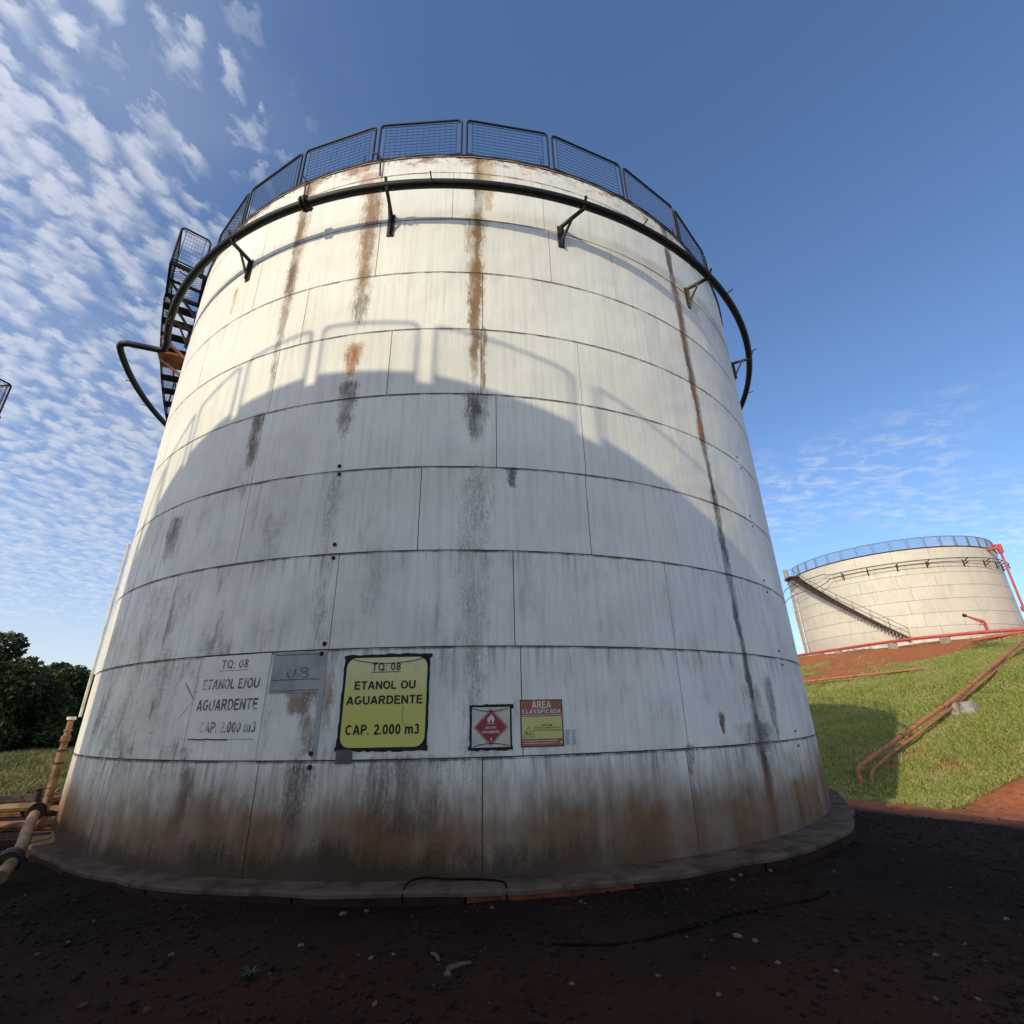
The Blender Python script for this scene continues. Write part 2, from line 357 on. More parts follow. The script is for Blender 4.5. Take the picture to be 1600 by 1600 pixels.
def metal_black(name): return simple_mat(name, (0.007, 0.007, 0.009), (0.016, 0.013, 0.012), 0.55, 9.0, 0.0, 0.15, 0.3)
M = {}
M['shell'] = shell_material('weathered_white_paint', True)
M['shell_far'] = shell_material('white_tank_paint_far', False)
M['core'] = simple_mat('weld_seam_dark', (0.035, 0.026, 0.02), (0.08, 0.045, 0.025), 0.85)
M['black'] = metal_black('black_paint_steel')
M['rustblack'] = simple_mat('rusty_black_steel', (0.02, 0.017, 0.016), (0.10, 0.05, 0.03), 0.65, 7.0, 0.0, 0.2, 0.35)
M['wire'] = simple_mat('dark_wire', (0.018, 0.02, 0.03), (0.03, 0.03, 0.04), 0.5)
M['wire_far'] = simple_mat('grey_mesh', (0.15, 0.155, 0.17), (0.11, 0.115, 0.13), 0.6)
M['cable'] = simple_mat('matte_black_rubber', (0.006, 0.006, 0.006), (0.012, 0.010, 0.009), 0.95, 9.0, 0.0, 0.0, 0.05)
M['roof'] = simple_mat('roof_paint', (0.6, 0.58, 0.54), (0.45, 0.40, 0.35), 0.7)
M['concrete'] = simple_mat('stained_concrete', (0.118, 0.080, 0.055), (0.048, 0.032, 0.022), 0.9, 3.5, 0.0, 0.6, 0.2)
M['edge_red'] = simple_mat('dark_red_painted_edge', (0.034, 0.012, 0.008), (0.014, 0.008, 0.006), 0.85, 5.0, 0.0, 0.5, 0.2)
M['edge_orange'] = simple_mat('orange_painted_edge', (0.16, 0.045, 0.017), (0.06, 0.02, 0.012), 0.85, 5.0, 0.0, 0.5, 0.2)
M['pale_conc'] = simple_mat('pale_concrete', (0.62, 0.60, 0.55), (0.42, 0.38, 0.33), 0.85, 2.0, 0.0, 0.3, 0.2)
M['grey_conc'] = simple_mat('grey_concrete', (0.38, 0.34, 0.29), (0.22, 0.19, 0.16), 0.9, 5.0, 0.0, 0.5, 0.2)
M['red'] = simple_mat('red_pipe_paint', (0.50, 0.085, 0.07), (0.36, 0.06, 0.05), 0.5, 3.0)
M['orange'] = simple_mat('orange_pipe_paint', (0.46, 0.165, 0.07), (0.24, 0.095, 0.048), 0.6, 5.0, 0.0, 0.2)
M['cream'] = simple_mat('cream_pipe_paint', (0.27, 0.155, 0.070), (0.11, 0.055, 0.029), 0.6, 6.0, 0.0, 0.2)
M['rustpipe'] = simple_mat('rusty_pipe', (0.27, 0.12, 0.06), (0.12, 0.055, 0.03), 0.75, 6.0, 0.0, 0.3)
M['whitepipe'] = simple_mat('white_pipe_paint', (0.7, 0.67, 0.6), (0.5, 0.45, 0.38), 0.6, 5.0)
M['sealant'] = simple_mat('black_sealant', (0.008, 0.008, 0.008), (0.02, 0.02, 0.02), 0.8, 20.0, 0.0, 0.5)
M['text'] = simple_mat('black_print', (0.012, 0.012, 0.013), (0.02, 0.02, 0.02), 0.7)
M['white_print'] = simple_mat('white_print', (0.70, 0.66, 0.62), (0.6, 0.56, 0.52), 0.6, 20.0)
M['sign_red'] = simple_mat('red_print', (0.30, 0.035, 0.045), (0.24, 0.03, 0.035), 0.55, 8.0)
M['sign_cream'] = simple_mat('cream_placard', (0.60, 0.58, 0.47), (0.50, 0.48, 0.38), 0.6, 5.0)
M['sign_orange'] = simple_mat('faded_orange_print', (0.38, 0.13, 0.08), (0.33, 0.11, 0.065), 0.6, 8.0)
M['sign_lemon'] = simple_mat('faded_lemon_print', (0.60, 0.58, 0.20), (0.54, 0.52, 0.17), 0.6, 5.0)
M['blue_print'] = simple_mat('faded_blue_print', (0.30, 0.34, 0.40), (0.45, 0.47, 0.50), 0.7, 30.0)
M['faded_board'] = simple_mat('faded_white_notice', (0.80, 0.765, 0.68), (0.72, 0.69, 0.62), 0.7, 4.0)
M['grey_paint'] = simple_mat('grey_overpaint', (0.36, 0.37, 0.36), (0.27, 0.28, 0.275), 0.7, 4.0)
M['grey_plate'] = simple_mat('dark_grey_plate', (0.10, 0.105, 0.11), (0.075, 0.08, 0.085), 0.6, 9.0)
M['stone'] = simple_mat('pale_stone', (0.11, 0.085, 0.065), (0.06, 0.04, 0.03), 0.9, 20.0)
M['bark'] = simple_mat('bark', (0.07, 0.05, 0.035), (0.04, 0.03, 0.02), 0.95, 6.0)


def yellow_sign_mat():
    m, g, b = mat_new('yellow_placard')
    u, v, _ = g.sep(g.uv('shell'))
    t = g.ss(g.add(v, g.mul(g.sub(g.noise(g.xyz(g.mul(u, 3.0), g.mul(v, 3.0)), 1.0, 3), 0.5), 0.5)), 1.5, 2.2)
    c = g.mix(t, (0.62, 0.57, 0.13), (0.68, 0.66, 0.34))
    s = g.noise(g.xyz(g.mul(u, 24.0), g.mul(v, 5.0)), 1.0, 4, 0.6)
    c = g.mix(g.mul(g.ss(s, 0.45, 0.75), 0.35), c, (0.52, 0.50, 0.22))
    c = g.mix(g.mul(g.ss(g.noise(g.xyz(g.mul(u, 7.0), g.mul(v, 3.0), 4.0), 1.0, 4, 0.6), 0.55, 0.72), 0.4), c, (0.55, 0.60, 0.34))
    g.put(b.inputs['Base Color'], c); b.inputs['Roughness'].default_value = 0.45
    return m
M['yellow'] = yellow_sign_mat()


def faded_text_mat():
    m, g, b = mat_new('worn_grey_print')
    co = g.n('ShaderNodeTexCoord').outputs['Object']
    n = g.noise(co, 5.5, 4, 0.65); n2 = g.noise(co, 40.0, 3, 0.6)
    f = g.ss(g.add(n, g.mul(g.sub(n2, 0.5), 0.3)), 0.47, 0.63)
    g.put(b.inputs['Base Color'], g.mix(f, (0.11, 0.11, 0.11), (0.62, 0.60, 0.55))); b.inputs['Roughness'].default_value = 0.7
    return m
M['worn_text'] = faded_text_mat()

# ------------------------------------------------------------------ terrain
KR = [(-60, -.1), (-5, -.08), (2.6, -.10), (6, -.12), (8.9, -.20), (13, -.68), (17.5, -1.17), (18.9, -1.04), (20.5, -.66), (22.2, -.18), (23.9, .4), (26.2, 1.08), (28.3, 1.72), (34, 3.05), (40, 4.25), (43.6, 5.0), (45.4, 5.8), (46.4, 6.15), (48, 6.25), (400, 6.3)]
KL = [(-400, 0), (9, 0), (14, -.15), (21, -.5), (24, -.5), (32, .24), (34, .26), (60, -.4), (400, -2)]


def hash_noise(x, y, f, seed=0):
    """smooth value noise on numpy arrays, 0..1"""
    x = np.asarray(x, float)*f+seed*17.3; y = np.asarray(y, float)*f+seed*9.7
    xi, yi = np.floor(x).astype(np.int64), np.floor(y).astype(np.int64); xf, yf = x-xi, y-yi
    def h(a, b):
        n = (a*374761393+b*668265263+seed*1442695) & 0x7fffffff
        n = ((n ^ (n >> 13))*1274126177) & 0x7fffffff
        return ((n ^ (n >> 16)) & 0xffff)/65535.0
    sx, sy = xf*xf*(3-2*xf), yf*yf*(3-2*yf)
    return (h(xi, yi)*(1-sx)+h(xi+1, yi)*sx)*(1-sy)+(h(xi, yi+1)*(1-sx)+h(xi+1, yi+1)*sx)*sy


def gz(x, y):
    x = np.asarray(x, float); y = np.asarray(y, float)
    w = .89*x+.456*y; v = -.69*x+.724*y; zr = 0; zl = 0
    for o in (-1.2, -.6, 0, .6, 1.2):
        zr = zr+np.interp(w+o, *zip(*KR))/5; zl = zl+np.interp(v+o, *zip(*KL))/5
    k = np.clip((12-w)/10, 0, 1); k = k*k*(3-2*k)
    return zr+k*zl


def gz_fine(x, y):
    z = gz(x, y)
    w = .89*np.asarray(x)+.456*np.asarray(y)
    hill = np.clip((w-18)/6, 0, 1)
    z = z+hill*((hash_noise(x, y, .22, 1)-.5)*.34+(hash_noise(x, y, .7, 2)-.5)*.12)*np.clip((46-w)/4, 0.1, 1)
    near = 1-hill
    z = z+near*((hash_noise(x, y, .6, 3)-.5)*.05+(hash_noise(x, y, 2.2, 4)-.5)*.03+(hash_noise(x, y, 6.5, 5)-.5)*.022)
    z = z+.42*np.exp(-(((np.asarray(x)-14.3)/1.5)**2+((np.asarray(y)-15.4)/1.3)**2))
    # a low bank of earth along the foot of the grass slope
    z = z+.10*np.exp(-((w-15.6)/.7)**2)*np.clip((np.asarray(x)-6)/3, 0, 1)
    return z


def masks(x, y):
    x = np.asarray(x, float); y = np.asarray(y, float)
    w = .89*x+.456*y; m = -.456*x+.89*y; v = -.69*x+.724*y
    n1 = hash_noise(x, y, .35, 6)-.5; n2 = hash_noise(x, y, 1.3, 7)-.5; n3 = hash_noise(x, y, .12, 8)-.5
    ww = w+n1*1.0+n2*1.1+(hash_noise(x, y, 3.7, 15)-.5)*1.0
    foot = np.where(m > 7.6+n1*2, 16.9, 19.9+n2*.8)
    foot = 15.6+(20.2-15.6)*np.clip((8.7+n1*1.0-m)/1.0, 0, 1)
    grass = np.clip((ww-foot)/.7, 0, 1)
    # bare red cut below the plateau edge
    edge = 17.7+n1*1.5+n3*2-np.clip((w-38)/8, 0, 1)*1.2
    cut = np.clip((m-edge)/.8, 0, 1)*np.clip((ww-(34.6))/.8, 0, 1)
    cut = np.maximum(cut, np.clip((w-46.0)/.6, 0, 1))
    bare = np.clip((hash_noise(x, y, .45, 9)*.6+hash_noise(x, y, 1.7, 10)*.4-.70)/.06, 0, 1)*.75
    tufts = np.clip((hash_noise(x, y, .8, 13)*.55+hash_noise(x, y, 2.3, 14)*.45-.50)/.1, 0, 1)*np.clip((m-24)/3, 0.10, .8)*np.clip((47-w)/1, 0, 1)
    g_right = grass*(1-bare)*(1-cut)+cut*tufts*.8
    left = np.clip((v-(23.0+n2*1.5))/1.0, 0, 1)*np.clip((14-w)/4, 0, 1)
    g_ = np.maximum(g_right, left)
    red = np.maximum(cut, np.clip((w-13.5-n1*2)/2.0, 0, 1))
    return np.clip(g_, 0, 1), np.clip(red, 0, 1)


def ground_material():
    m, g, b = mat_new('red_earth')
    co = g.n('ShaderNodeTexCoord').outputs['Object']
    n1 = g.noise(co, 0.55, 5, 0.6); n2 = g.noise(co, 5.0, 6, 0.7); n3 = g.noise(co, 42.0, 4, 0.7)
    x, y, z = g.sep(co)
    dark = g.mix(g.ss(n1, 0.38, 0.62), (0.0085, 0.0038, 0.0024), (0.021, 0.0080, 0.0042))
    reddish = g.mul(g.ss(y, 5.6, 3.8), g.ss(n1, 0.25, 0.5))
    dark = g.mix(g.mul(reddish, 0.75), dark, (0.050, 0.0180, 0.0085))
    dark = g.mix(g.mul(g.ss(n2, 0.5, 0.75), 0.6), dark, (0.0055, 0.0040, 0.0032))
    dark = g.mix(g.mul(g.ss(n3, 0.58, 0.8), 0.5), dark, (0.045, 0.022, 0.013))
    red = g.mix(g.ss(n2, 0.35, 0.68), (0.42, 0.145, 0.062), (0.29, 0.095, 0.042))
    red = g.mix(g.mul(g.ss(n1, 0.5, 0.66), 0.5), red, (0.24, 0.13, 0.06))
    grs = g.mix(g.ss(n2, 0.35, 0.7), (0.085, 0.105, 0.026), (0.11, 0.095, 0.034))
    c = g.mix(g.attr('red'), dark, red); c = g.mix(g.attr('grass'), c, grs)
    g.put(b.inputs['Base Color'], c); b.inputs['Roughness'].default_value = 0.95; b.inputs['Specular IOR Level'].default_value = 0.12
    bump(g, b, g.add(g.mul(n3, 0.5), n2), 0.8, 0.035)
    return m


def axis(a, b, step, far, grow=1.14):
    c = list(np.arange(a, b+1e-6, step)); s = step; x = b; hi = []
    while x < far: s = min(s*grow, 60); x += s; hi.append(x)
    s = step; x = a; lo = []
    while x > -far: s = min(s*grow, 60); x -= s; lo.append(x)
    return np.array(lo[::-1]+c+hi)


def build_ground():
    xs = axis(-9, 12, .10, 900); ys = axis(1.6, 9.6, .08, 900, 1.05)
    X, Y = np.meshgrid(xs, ys); Z = gz_fine(X, Y); gr, rd = masks(X, Y)
    V = np.stack([X.ravel(), Y.ravel(), Z.ravel()], 1); nx = len(xs); ny = len(ys)
    i = (np.arange(ny-1)[:, None]*nx+np.arange(nx-1)[None, :]).ravel()
    F = np.stack([i, i+1, i+1+nx, i+nx], 1)
    o = np_obj('ground', V, F, ground_material(), {'grass': gr.ravel(), 'red': rd.ravel()}, smooth=True)
    tag(o, 'dark red earth yard rising into a grassy embankment', kind='structure')
build_ground()


# ------------------------------------------------------------------ grass and gravel
def grass_material(name, a, b2, dry):
    m, g, b = mat_new(name)
    r = g.attr('rnd'); t = g.attr('tip')
    c = g.mix(r, a, b2); c = g.mix(g.mul(g.ss(r, 0.72, 0.98), 0.75), c, dry)
    nd = g.noise(g.n('ShaderNodeTexCoord').outputs['Object'], 0.45, 3, 0.55)
    c = g.mix(g.mul(g.ss(nd, 0.46, 0.64), 0.6), c, dry)
    g.put(b.inputs['Base Color'], c); b.inputs['Roughness'].default_value = 0.6; b.inputs['Specular IOR Level'].default_value = 0.25
    tr = g.n('ShaderNodeBsdfTranslucent'); g.put(tr.inputs[0], c)
    mixs = g.n('ShaderNodeMixShader'); mixs.inputs[0].default_value = 0.14
    g.nt.links.new(b.outputs[0], mixs.inputs[1]); g.nt.links.new(tr.outputs[0], mixs.inputs[2])
    out = [n for n in g.nt.nodes if n.type == 'OUTPUT_MATERIAL'][0]; g.nt.links.new(mixs.outputs[0], out.inputs[0])
    return m


def blades(px, py, h, w, mat, name, label, lean=0.5):
    n = len(px); pz = gz_fine(px, py)-.01
    hv = .55+1.2*np.clip(hash_noise(px, py, 1.1, 31)*.6+hash_noise(px, py, 3.1, 32)*.4-.2, 0, 1)
    a = rng.uniform(0, 2*np.pi, n); H = h*rng.uniform(.55, 1.35, n)*hv; W = w*rng.uniform(.6, 1.3, n)
    la = rng.uniform(0, 2*np.pi, n); L = H*lean*rng.uniform(.2, 1.3, n)
    dx, dy = np.cos(a)*W/2, np.sin(a)*W/2; lx, ly = np.cos(la)*L, np.sin(la)*L
    V = np.empty((n, 5, 3)); B = np.stack([px, py, pz], 1)
    V[:, 0] = B+np.stack([-dx, -dy, 0*H], 1); V[:, 1] = B+np.stack([dx, dy, 0*H], 1)
    V[:, 2] = B+np.stack([dx*.8+lx*.35, dy*.8+ly*.35, H*.6], 1); V[:, 3] = B+np.stack([-dx*.8+lx*.35, -dy*.8+ly*.35, H*.6], 1)
    V[:, 4] = B+np.stack([lx, ly, H], 1)
    k = np.arange(n)[:, None]*5
    F = np.concatenate([k+[0, 1, 2], k+[0, 2, 3], k+[3, 2, 4]])
    r = np.repeat(rng.uniform(0, 1, n), 5); tip = np.tile([0, 0, .6, .6, 1.], n)
    o = np_obj(name, V.reshape(-1, 3), F, mat, {'rnd': r, 'tip': tip})
    return tag(o, label, 'grass', kind='stuff')


def scatter(n, x0, x1, y0, y1, dens):
    x = rng.uniform(x0, x1, n); y = rng.uniform(y0, y1, n); d = dens(x, y)
    k = rng.uniform(0, 1, n) < d
    return x[k], y[k]


def hill_density(x, y):
    g_, _ = masks(x, y); w = .89*x+.456*y; az = np.degrees(np.arctan2(x, y)); dist = np.hypot(x, y)
    return g_*(w > 14)*(az > 22)*(az < 57)*np.clip(26/dist, .25, 1)*(w < 47.5)


gm = grass_material('mown_grass', (0.22, 0.265, 0.055), (0.36, 0.375, 0.10), (0.44, 0.38, 0.16))
x, y = scatter(1250000, 6, 40, 10, 50, hill_density)
blades(x, y, .115, .030, gm, 'grass', 'short mown grass covering the embankment slope', .9)


def bank_density(x, y):
    g_, _ = masks(x, y); v = -.69*x+.724*y; az = np.degrees(np.arctan2(x, y))
    return g_*(v > 21)*(v < 46)*(az < -34)*(az > -59)
gm2 = grass_material('rough_grass', (0.13, 0.14, 0.045), (0.25, 0.235, 0.09), (0.33, 0.27, 0.12))
x, y = scatter(260000, -36, -10, 13, 32, bank_density)
blades(x, y, .26, .030, gm2, 'grass', 'rough uncut grass on the low bank at the left', .9)


def build_gravel():
    base = []
    t = (1+5**.5)/2
    ico = np.array([(-1, t, 0), (1, t, 0), (-1, -t, 0), (1, -t, 0), (0, -1, t), (0, 1, t), (0, -1, -t), (0, 1, -t), (t, 0, -1), (t, 0, 1), (-t, 0, -1), (-t, 0, 1)], float); ico /= np.linalg.norm(ico[0])
    fc = np.array([(0, 11, 5), (0, 5, 1), (0, 1, 7), (0, 7, 10), (0, 10, 11), (1, 5, 9), (5, 11, 4), (11, 10, 2), (10, 7, 6), (7, 1, 8), (3, 9, 4), (3, 4, 2), (3, 2, 6), (3, 6, 8), (3, 8, 9), (4, 9, 5), (2, 4, 11), (6, 2, 10), (8, 6, 7), (9, 8, 1)])
    def dens(x, y):
        d = np.hypot(x, y); rad = np.hypot(x+1.2245, y-13.497)
        return (rad > 7.98)*(np.abs(np.degrees(np.arctan2(x, y))) < 62)*np.clip(7/np.maximum(d, 1), 0, 1)**2*(d > 2.2)*np.clip(.25+1.3*(hash_noise(x, y, .8, 21)-.25), .1, 1)
    x, y = scatter(130000, -10, 14, 2, 16, dens); n = len(x)
    s = .006+.020*rng.uniform(0, 1, n)**4
    q = rng.uniform(-.35, .35, (n, 12, 3)); V = ico[None]*(1+q*.8)
    sc = np.stack([s*rng.uniform(.8, 1.5, n), s*rng.uniform(.8, 1.5, n), s*rng.uniform(.45, .9, n)], 1)
    V = V*sc[:, None]; a = rng.uniform(0, 6.28, n); ca, sa = np.cos(a)[:, None], np.sin(a)[:, None]
    V = np.stack([V[..., 0]*ca-V[..., 1]*sa, V[..., 0]*sa+V[..., 1]*ca, V[..., 2]], 2)
    V += np.stack([x, y, gz_fine(x, y)+s*.2], 1)[:, None]
    F = (np.arange(n)[:, None, None]*12+fc[None]).reshape(-1, 3)
    m, g, b = mat_new('dark_gravel'); r = g.attr('rnd')
    c = g.mix(r, (0.0095, 0.0050, 0.0034), (0.026, 0.0118, 0.0070)); c = g.mix(g.ss(r, 0.965, 1.0), c, (0.09, 0.065, 0.05))
    g.put(b.inputs['Base Color'], c); b.inputs['Roughness'].default_value = 0.9; b.inputs['Specular IOR Level'].default_value = 0.2
    o = np_obj('gravel', V.reshape(-1, 3), F, m, {'rnd': np.repeat(rng.uniform(0, 1, n), 12)})
    tag(o, 'dark loose gravel strewn over the red earth', 'gravel', kind='stuff')
    return ico, fc
ICO, ICOF = build_gravel()


# ------------------------------------------------------------------ tanks
class Shell:
    """polar frame of a tank: theta degrees positive to the right as seen from the camera, z in metres"""
    def __init__(self, cx, cy, R, base=None):
        self.c = (cx, cy); self.R = R; self.b = math.atan2(-cy, -cx) if base is None else base
    def p(self, th, z, r=None):
        a = self.b+R_(th); r = self.R if r is None else r
        return Vector((r*math.cos(a), r*math.sin(a), z))
    def w(self, th, z, r=None): return self.p(th, z, r)+Vector((self.c[0], self.c[1], 0))
    def nrm(self, th): return self.p(th, 0, 1.0)
    def tan(self, th): a = self.b+R_(th); return Vector((-math.sin(a), math.cos(a), 0))


def shell_uv(me, S, local=True, th0=None, ztop=None):
    """UV 'shell' in metres, UV 'plate' = (from left edge, below top edge)"""
    a = me.uv_layers.new(name='shell'); b = me.uv_layers.new(name='plate')
    for li, lp in enumerate(me.loops):
        co = me.vertices[lp.vertex_index].co
        x, y = co.x, co.y
        if not local: x -= S.c[0]; y -= S.c[1]
        d = math.atan2(y, x)-S.b
        if th0 is not None:
            while d < R_(th0)-0.5: d += 2*math.pi
            while d > R_(th0)+2*math.pi-0.5: d -= 2*math.pi
        else: d = (d+math.pi) % (2*math.pi)-math.pi
        a.data[li].uv = (d*S.R, co.z)
        b.data[li].uv = ((d-R_(th0 or 0))*S.R, (ztop if ztop is not None else 0)-co.z)


def plate_mesh(S, t0, t1, z0, z1, mat, step=3.0, depth=.02, bulge=0.0):
    mb = MB(); n = max(2, int(math.ceil((t1-t0)/step))); R = S.R
    for k in range(n+1):
        t = t0+(t1-t0)*k/n
        mb.v += [tuple(S.p(t, z0, R-depth)), tuple(S.p(t, z0, R)), tuple(S.p(t, z1, R)), tuple(S.p(t, z1, R-depth))]
    for k in range(n):
        a = 4*k; b = a+4
        mb.f += [(a+1, b+1, b+2, a+2), (a, b, b+1, a+1), (a+2, b+2, b+3, a+3)]
    mb.f += [(0, 1, 2, 3), tuple(4*n+j for j in (3, 2, 1, 0))]
    me = mb.mesh('shell_plate', mat, True); shell_uv(me, S, True, t0, z1)
    return me


def fill_seams(known, step):
    """complete a list of known vertical seams (degrees) to the whole circle"""
    k = sorted(known); out = list(k); t = k[-1]
    span = 360-(k[-1]-k[0]); n = max(1, round(span/step))
    for i in range(1, n): out.append(k[-1]+span*i/n)
    return out


def disc(mb, S, r0, z0, r1, z1, n=72):
    for k in range(n):
        a, b = 360*k/n, 360*(k+1)/n
        if r1 < 1e-6: mb.face(S.p(a, z0, r0), S.p(b, z0, r0), S.p(0, z1, 0))
        else: mb.face(S.p(a, z0, r0), S.p(b, z0, r0), S.p(b, z1, r1), S.p(a, z1, r1))


def ring(mb, S, r, z0, z1, n=120, inward=False):
    for k in range(n):
        a, b = 360*k/n, 360*(k+1)/n
        mb.face(S.p(a, z0, r), S.p(b, z0, r), S.p(b, z1, r), S.p(a, z1, r))


def rail_panel_meshes(wd, ht, mt, mw, nh=10, nv=13, r=.021, rw=.0042):
    """guard panel in its own frame: x along, z up, y outwards; rounded tube frame, inner frame, welded wire"""
    fr = MB(); c = .09; pts = []
    pts.append((-wd/2, 0, -.02))
    for k in range(5):
        a = math.pi-math.pi/2*k/4; pts.append((-wd/2+c+c*math.cos(a), 0, ht-c+c*math.sin(a)))
    for k in range(5):
        a = math.pi/2-math.pi/2*k/4; pts.append((wd/2-c+c*math.cos(a), 0, ht-c+c*math.sin(a)))
    pts.append((wd/2, 0, -.02)); fr.tube(pts, r, 8)
    fr.tube([(-wd/2, 0, .045), (wd/2, 0, .045)], r*.8, 6)
    fr_me = fr.mesh('frame', mt, True)
    wm = MB(); x0, x1, z0, z1 = -wd/2+.10, wd/2-.10, .06, ht-.07
    for x in (x0, x1): wm.tube([(x, .004, .03), (x, .004, ht-.02)], rw*2.0, 5)
    wm.tube([(-wd/2, .004, z1), (wd/2, .004, z1)], rw*1.8, 5)
    for k in range(nh):
        z = z0+(z1-z0)*k/nh; wm.tube([(x0, .004, z), (x1, .004, z)], rw, 4, caps=False)
    for k in range(1, nv):
        x = x0+(x1-x0)*k/nv; wm.tube([(x, -.004, .045), (x, -.004, z1)], rw*.62, 4, caps=False)
    return fr_me, wm.mesh('wire_mesh', mw, False)


def place_panel(S, th, z, r, frame_me, wire_me, root, stay_me=None):
    o = link('railing_panel', frame_me, root); p = S.p(th, z, r); a = S.b+R_(th)
    o.location = p; o.rotation_euler = (0, 0, a+math.pi/2)
    link('wire_mesh', wire_me, o)
    if stay_me: link('stay_rod', stay_me, o)
    return o


def pipe_ring(S, r, z, t0, t1, rad, step=2.0, n=10):
    m = MB(); k = int((t1-t0)/step)
    m.tube([S.p(t0+(t1-t0)*i/k, z, r) for i in range(k+1)], rad, n)
    return m


# ---- the near tank
NC = (-1.22451, 13.49680); NS = Shell(*NC, 7.6)
tank = empty('storage_tank', (NC[0], NC[1], 0), 'tall white rust-streaked ethanol tank with yellow TQ: 08 sign in the middle of the yard', 'tank', 'white storage tanks of the depot')
ZR = [0.0, 1.093, 2.273, 3.457, 4.640, 5.821, 7.007, 8.170, 9.387, 10.577, 11.015]
SEAMS = [[-56.5, -37.35, -17.65, 1.22, 20.4, 40.0], [-45.0, -26.2, -12.56, 4.6, 20.78, 40.5], [-50.5, -32.67, -12.52, 4.11, 20.86, 38.5],
         [-54.0, -37.4, -24.2, -5.0, 12.16, 29.67, 47.0], [-43.0, -24.27, 2.60, 12.30, 26.0, 41.3], [-46.0, -23.8, -9.3, 0.95, 12.6, 31.0, 49.0],
         [-40.0, -21.0, 1.1, 23.3, 43.0], [-49.0, -30.5, -12.1, 9.8, 19.05, 38.0], [-31.0, -12.7, -2.85, 9.3, 19.4, 38.5], [-40.0, -20.0, 0.4, 19.8, 42.0]]
for i in range(10):
    z0, z1 = ZR[i], ZR[i+1]; s = fill_seams(SEAMS[i], 18.0)
    gapz = .0065 if i < 9 else .004
    for k in range(len(s)):
        t0 = s[k]; t1 = s[k+1] if k+1 < len(s) else s[0]+360
        gt = math.degrees((.0055 if i < 8 else .004)/7.6)
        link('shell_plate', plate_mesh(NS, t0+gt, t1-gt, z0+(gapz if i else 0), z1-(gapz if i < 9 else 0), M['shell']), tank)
core = MB(); ring(core, NS, 7.588, 0, 11.0); core.build('shell_core', M['core'], tank, True)
rf = MB(); disc(rf, NS, 7.62, 11.017, 0, 11.75, 72); ring(rf, NS, 7.62, 10.985, 11.017, 72); rf.build('roof', M['roof'], tank)
# rust coloured curb angle where the railing stands
cb = MB(); cb.tube([NS.p(3*k, 11.02, 7.615) for k in range(120)], .022, 6, closed=True); cb.build('rim_angle', M['rustblack'], tank, True)

fr_me, wr_me = rail_panel_meshes(1.56, 1.03, M['black'], M['wire'])
st = MB().tube([(.62, 0, .25), (.62, -.02, .06), (.66, .20, -.16)], .010, 5)
st_me = st.mesh('stay_rod', M['black'])
for k in range(29):
    th = -57.9+12.52*k
    if k == 0: continue                                   # opening at the stair head
    place_panel(NS, th, 11.045, 7.56, fr_me, wr_me, tank, st_me if k % 2 else None)
# bent drip rods hanging over the rim
for th, l in ((-24.6, .55), (-13.0, .42)):
    MB().tube([NS.p(th-1.5, 11.25, 7.62), NS.p(th-.2, 11.05, 7.72), NS.p(th, 11.0, 7.67), NS.p(th+.1, 11.0-l, 7.63)], .016, 6).build('overflow_rod', M['rustblack'], tank, True)

# cooling water ring with its jog round the stair
path = []
t = 238.0
while t > -62.6: path.append(NS.p(t, 9.64, 8.03)); t -= 1.6
path += [NS.p(-63.3, 9.64, 8.08), NS.p(-63.9, 9.64, 8.2), NS.p(-64.2, 9.64, 8.5), NS.p(-64.5, 9.64, 8.8), NS.p(-65.0, 9.64, 8.92), NS.p(-65.8, 9.64, 8.97)]
t = -67.4
while t > -101: path.append(NS.p(t, 9.64, 8.98)); t -= 1.6
path += [NS.p(-102, 9.64, 8.95), NS.p(-102.8, 9.64, 8.8), NS.p(-103.2, 9.64, 8.3), NS.p(-104, 9.64, 8.06), NS.p(-106, 9.64, 8.03)]
t = -107.5
while t > -122: path.append(NS.p(t, 9.64, 8.03)); t -= 1.6
MB().tube(path, .072, 10).build('cooling_pipe', M['black'], tank, True)
# spray nozzles on the ring
for th in (-5, 22, 41, 57, 70, -44, -75, -82, 100, 130, 160, 190, 215):
    rr0 = 8.98 if -101 < th < -66 else 8.03
    MB().tube([NS.p(th, 9.64, rr0+.06), NS.p(th, 9.66, rr0+.19)], .012, 5).build('spray_nozzle', M['black'], tank)
# pipe flange
for th in (-20.9,):
    fl = MB(); p = NS.p(th, 9.64, 8.03); tt = NS.tan(th)
    for dd in (-.035, .035): fl.tube([p+tt*(dd-.014), p+tt*(dd+.014)], .125, 14)
    for k in range(6):
        a = k*math.pi/3; off = NS.nrm(th)*.105*math.cos(a)+Vector((0, 0, .105*math.sin(a)))
        fl.tube([p+off-tt*.075, p+off+tt*.075], .012, 5)
    fl.build('pipe_flange', M['black'], tank, True)
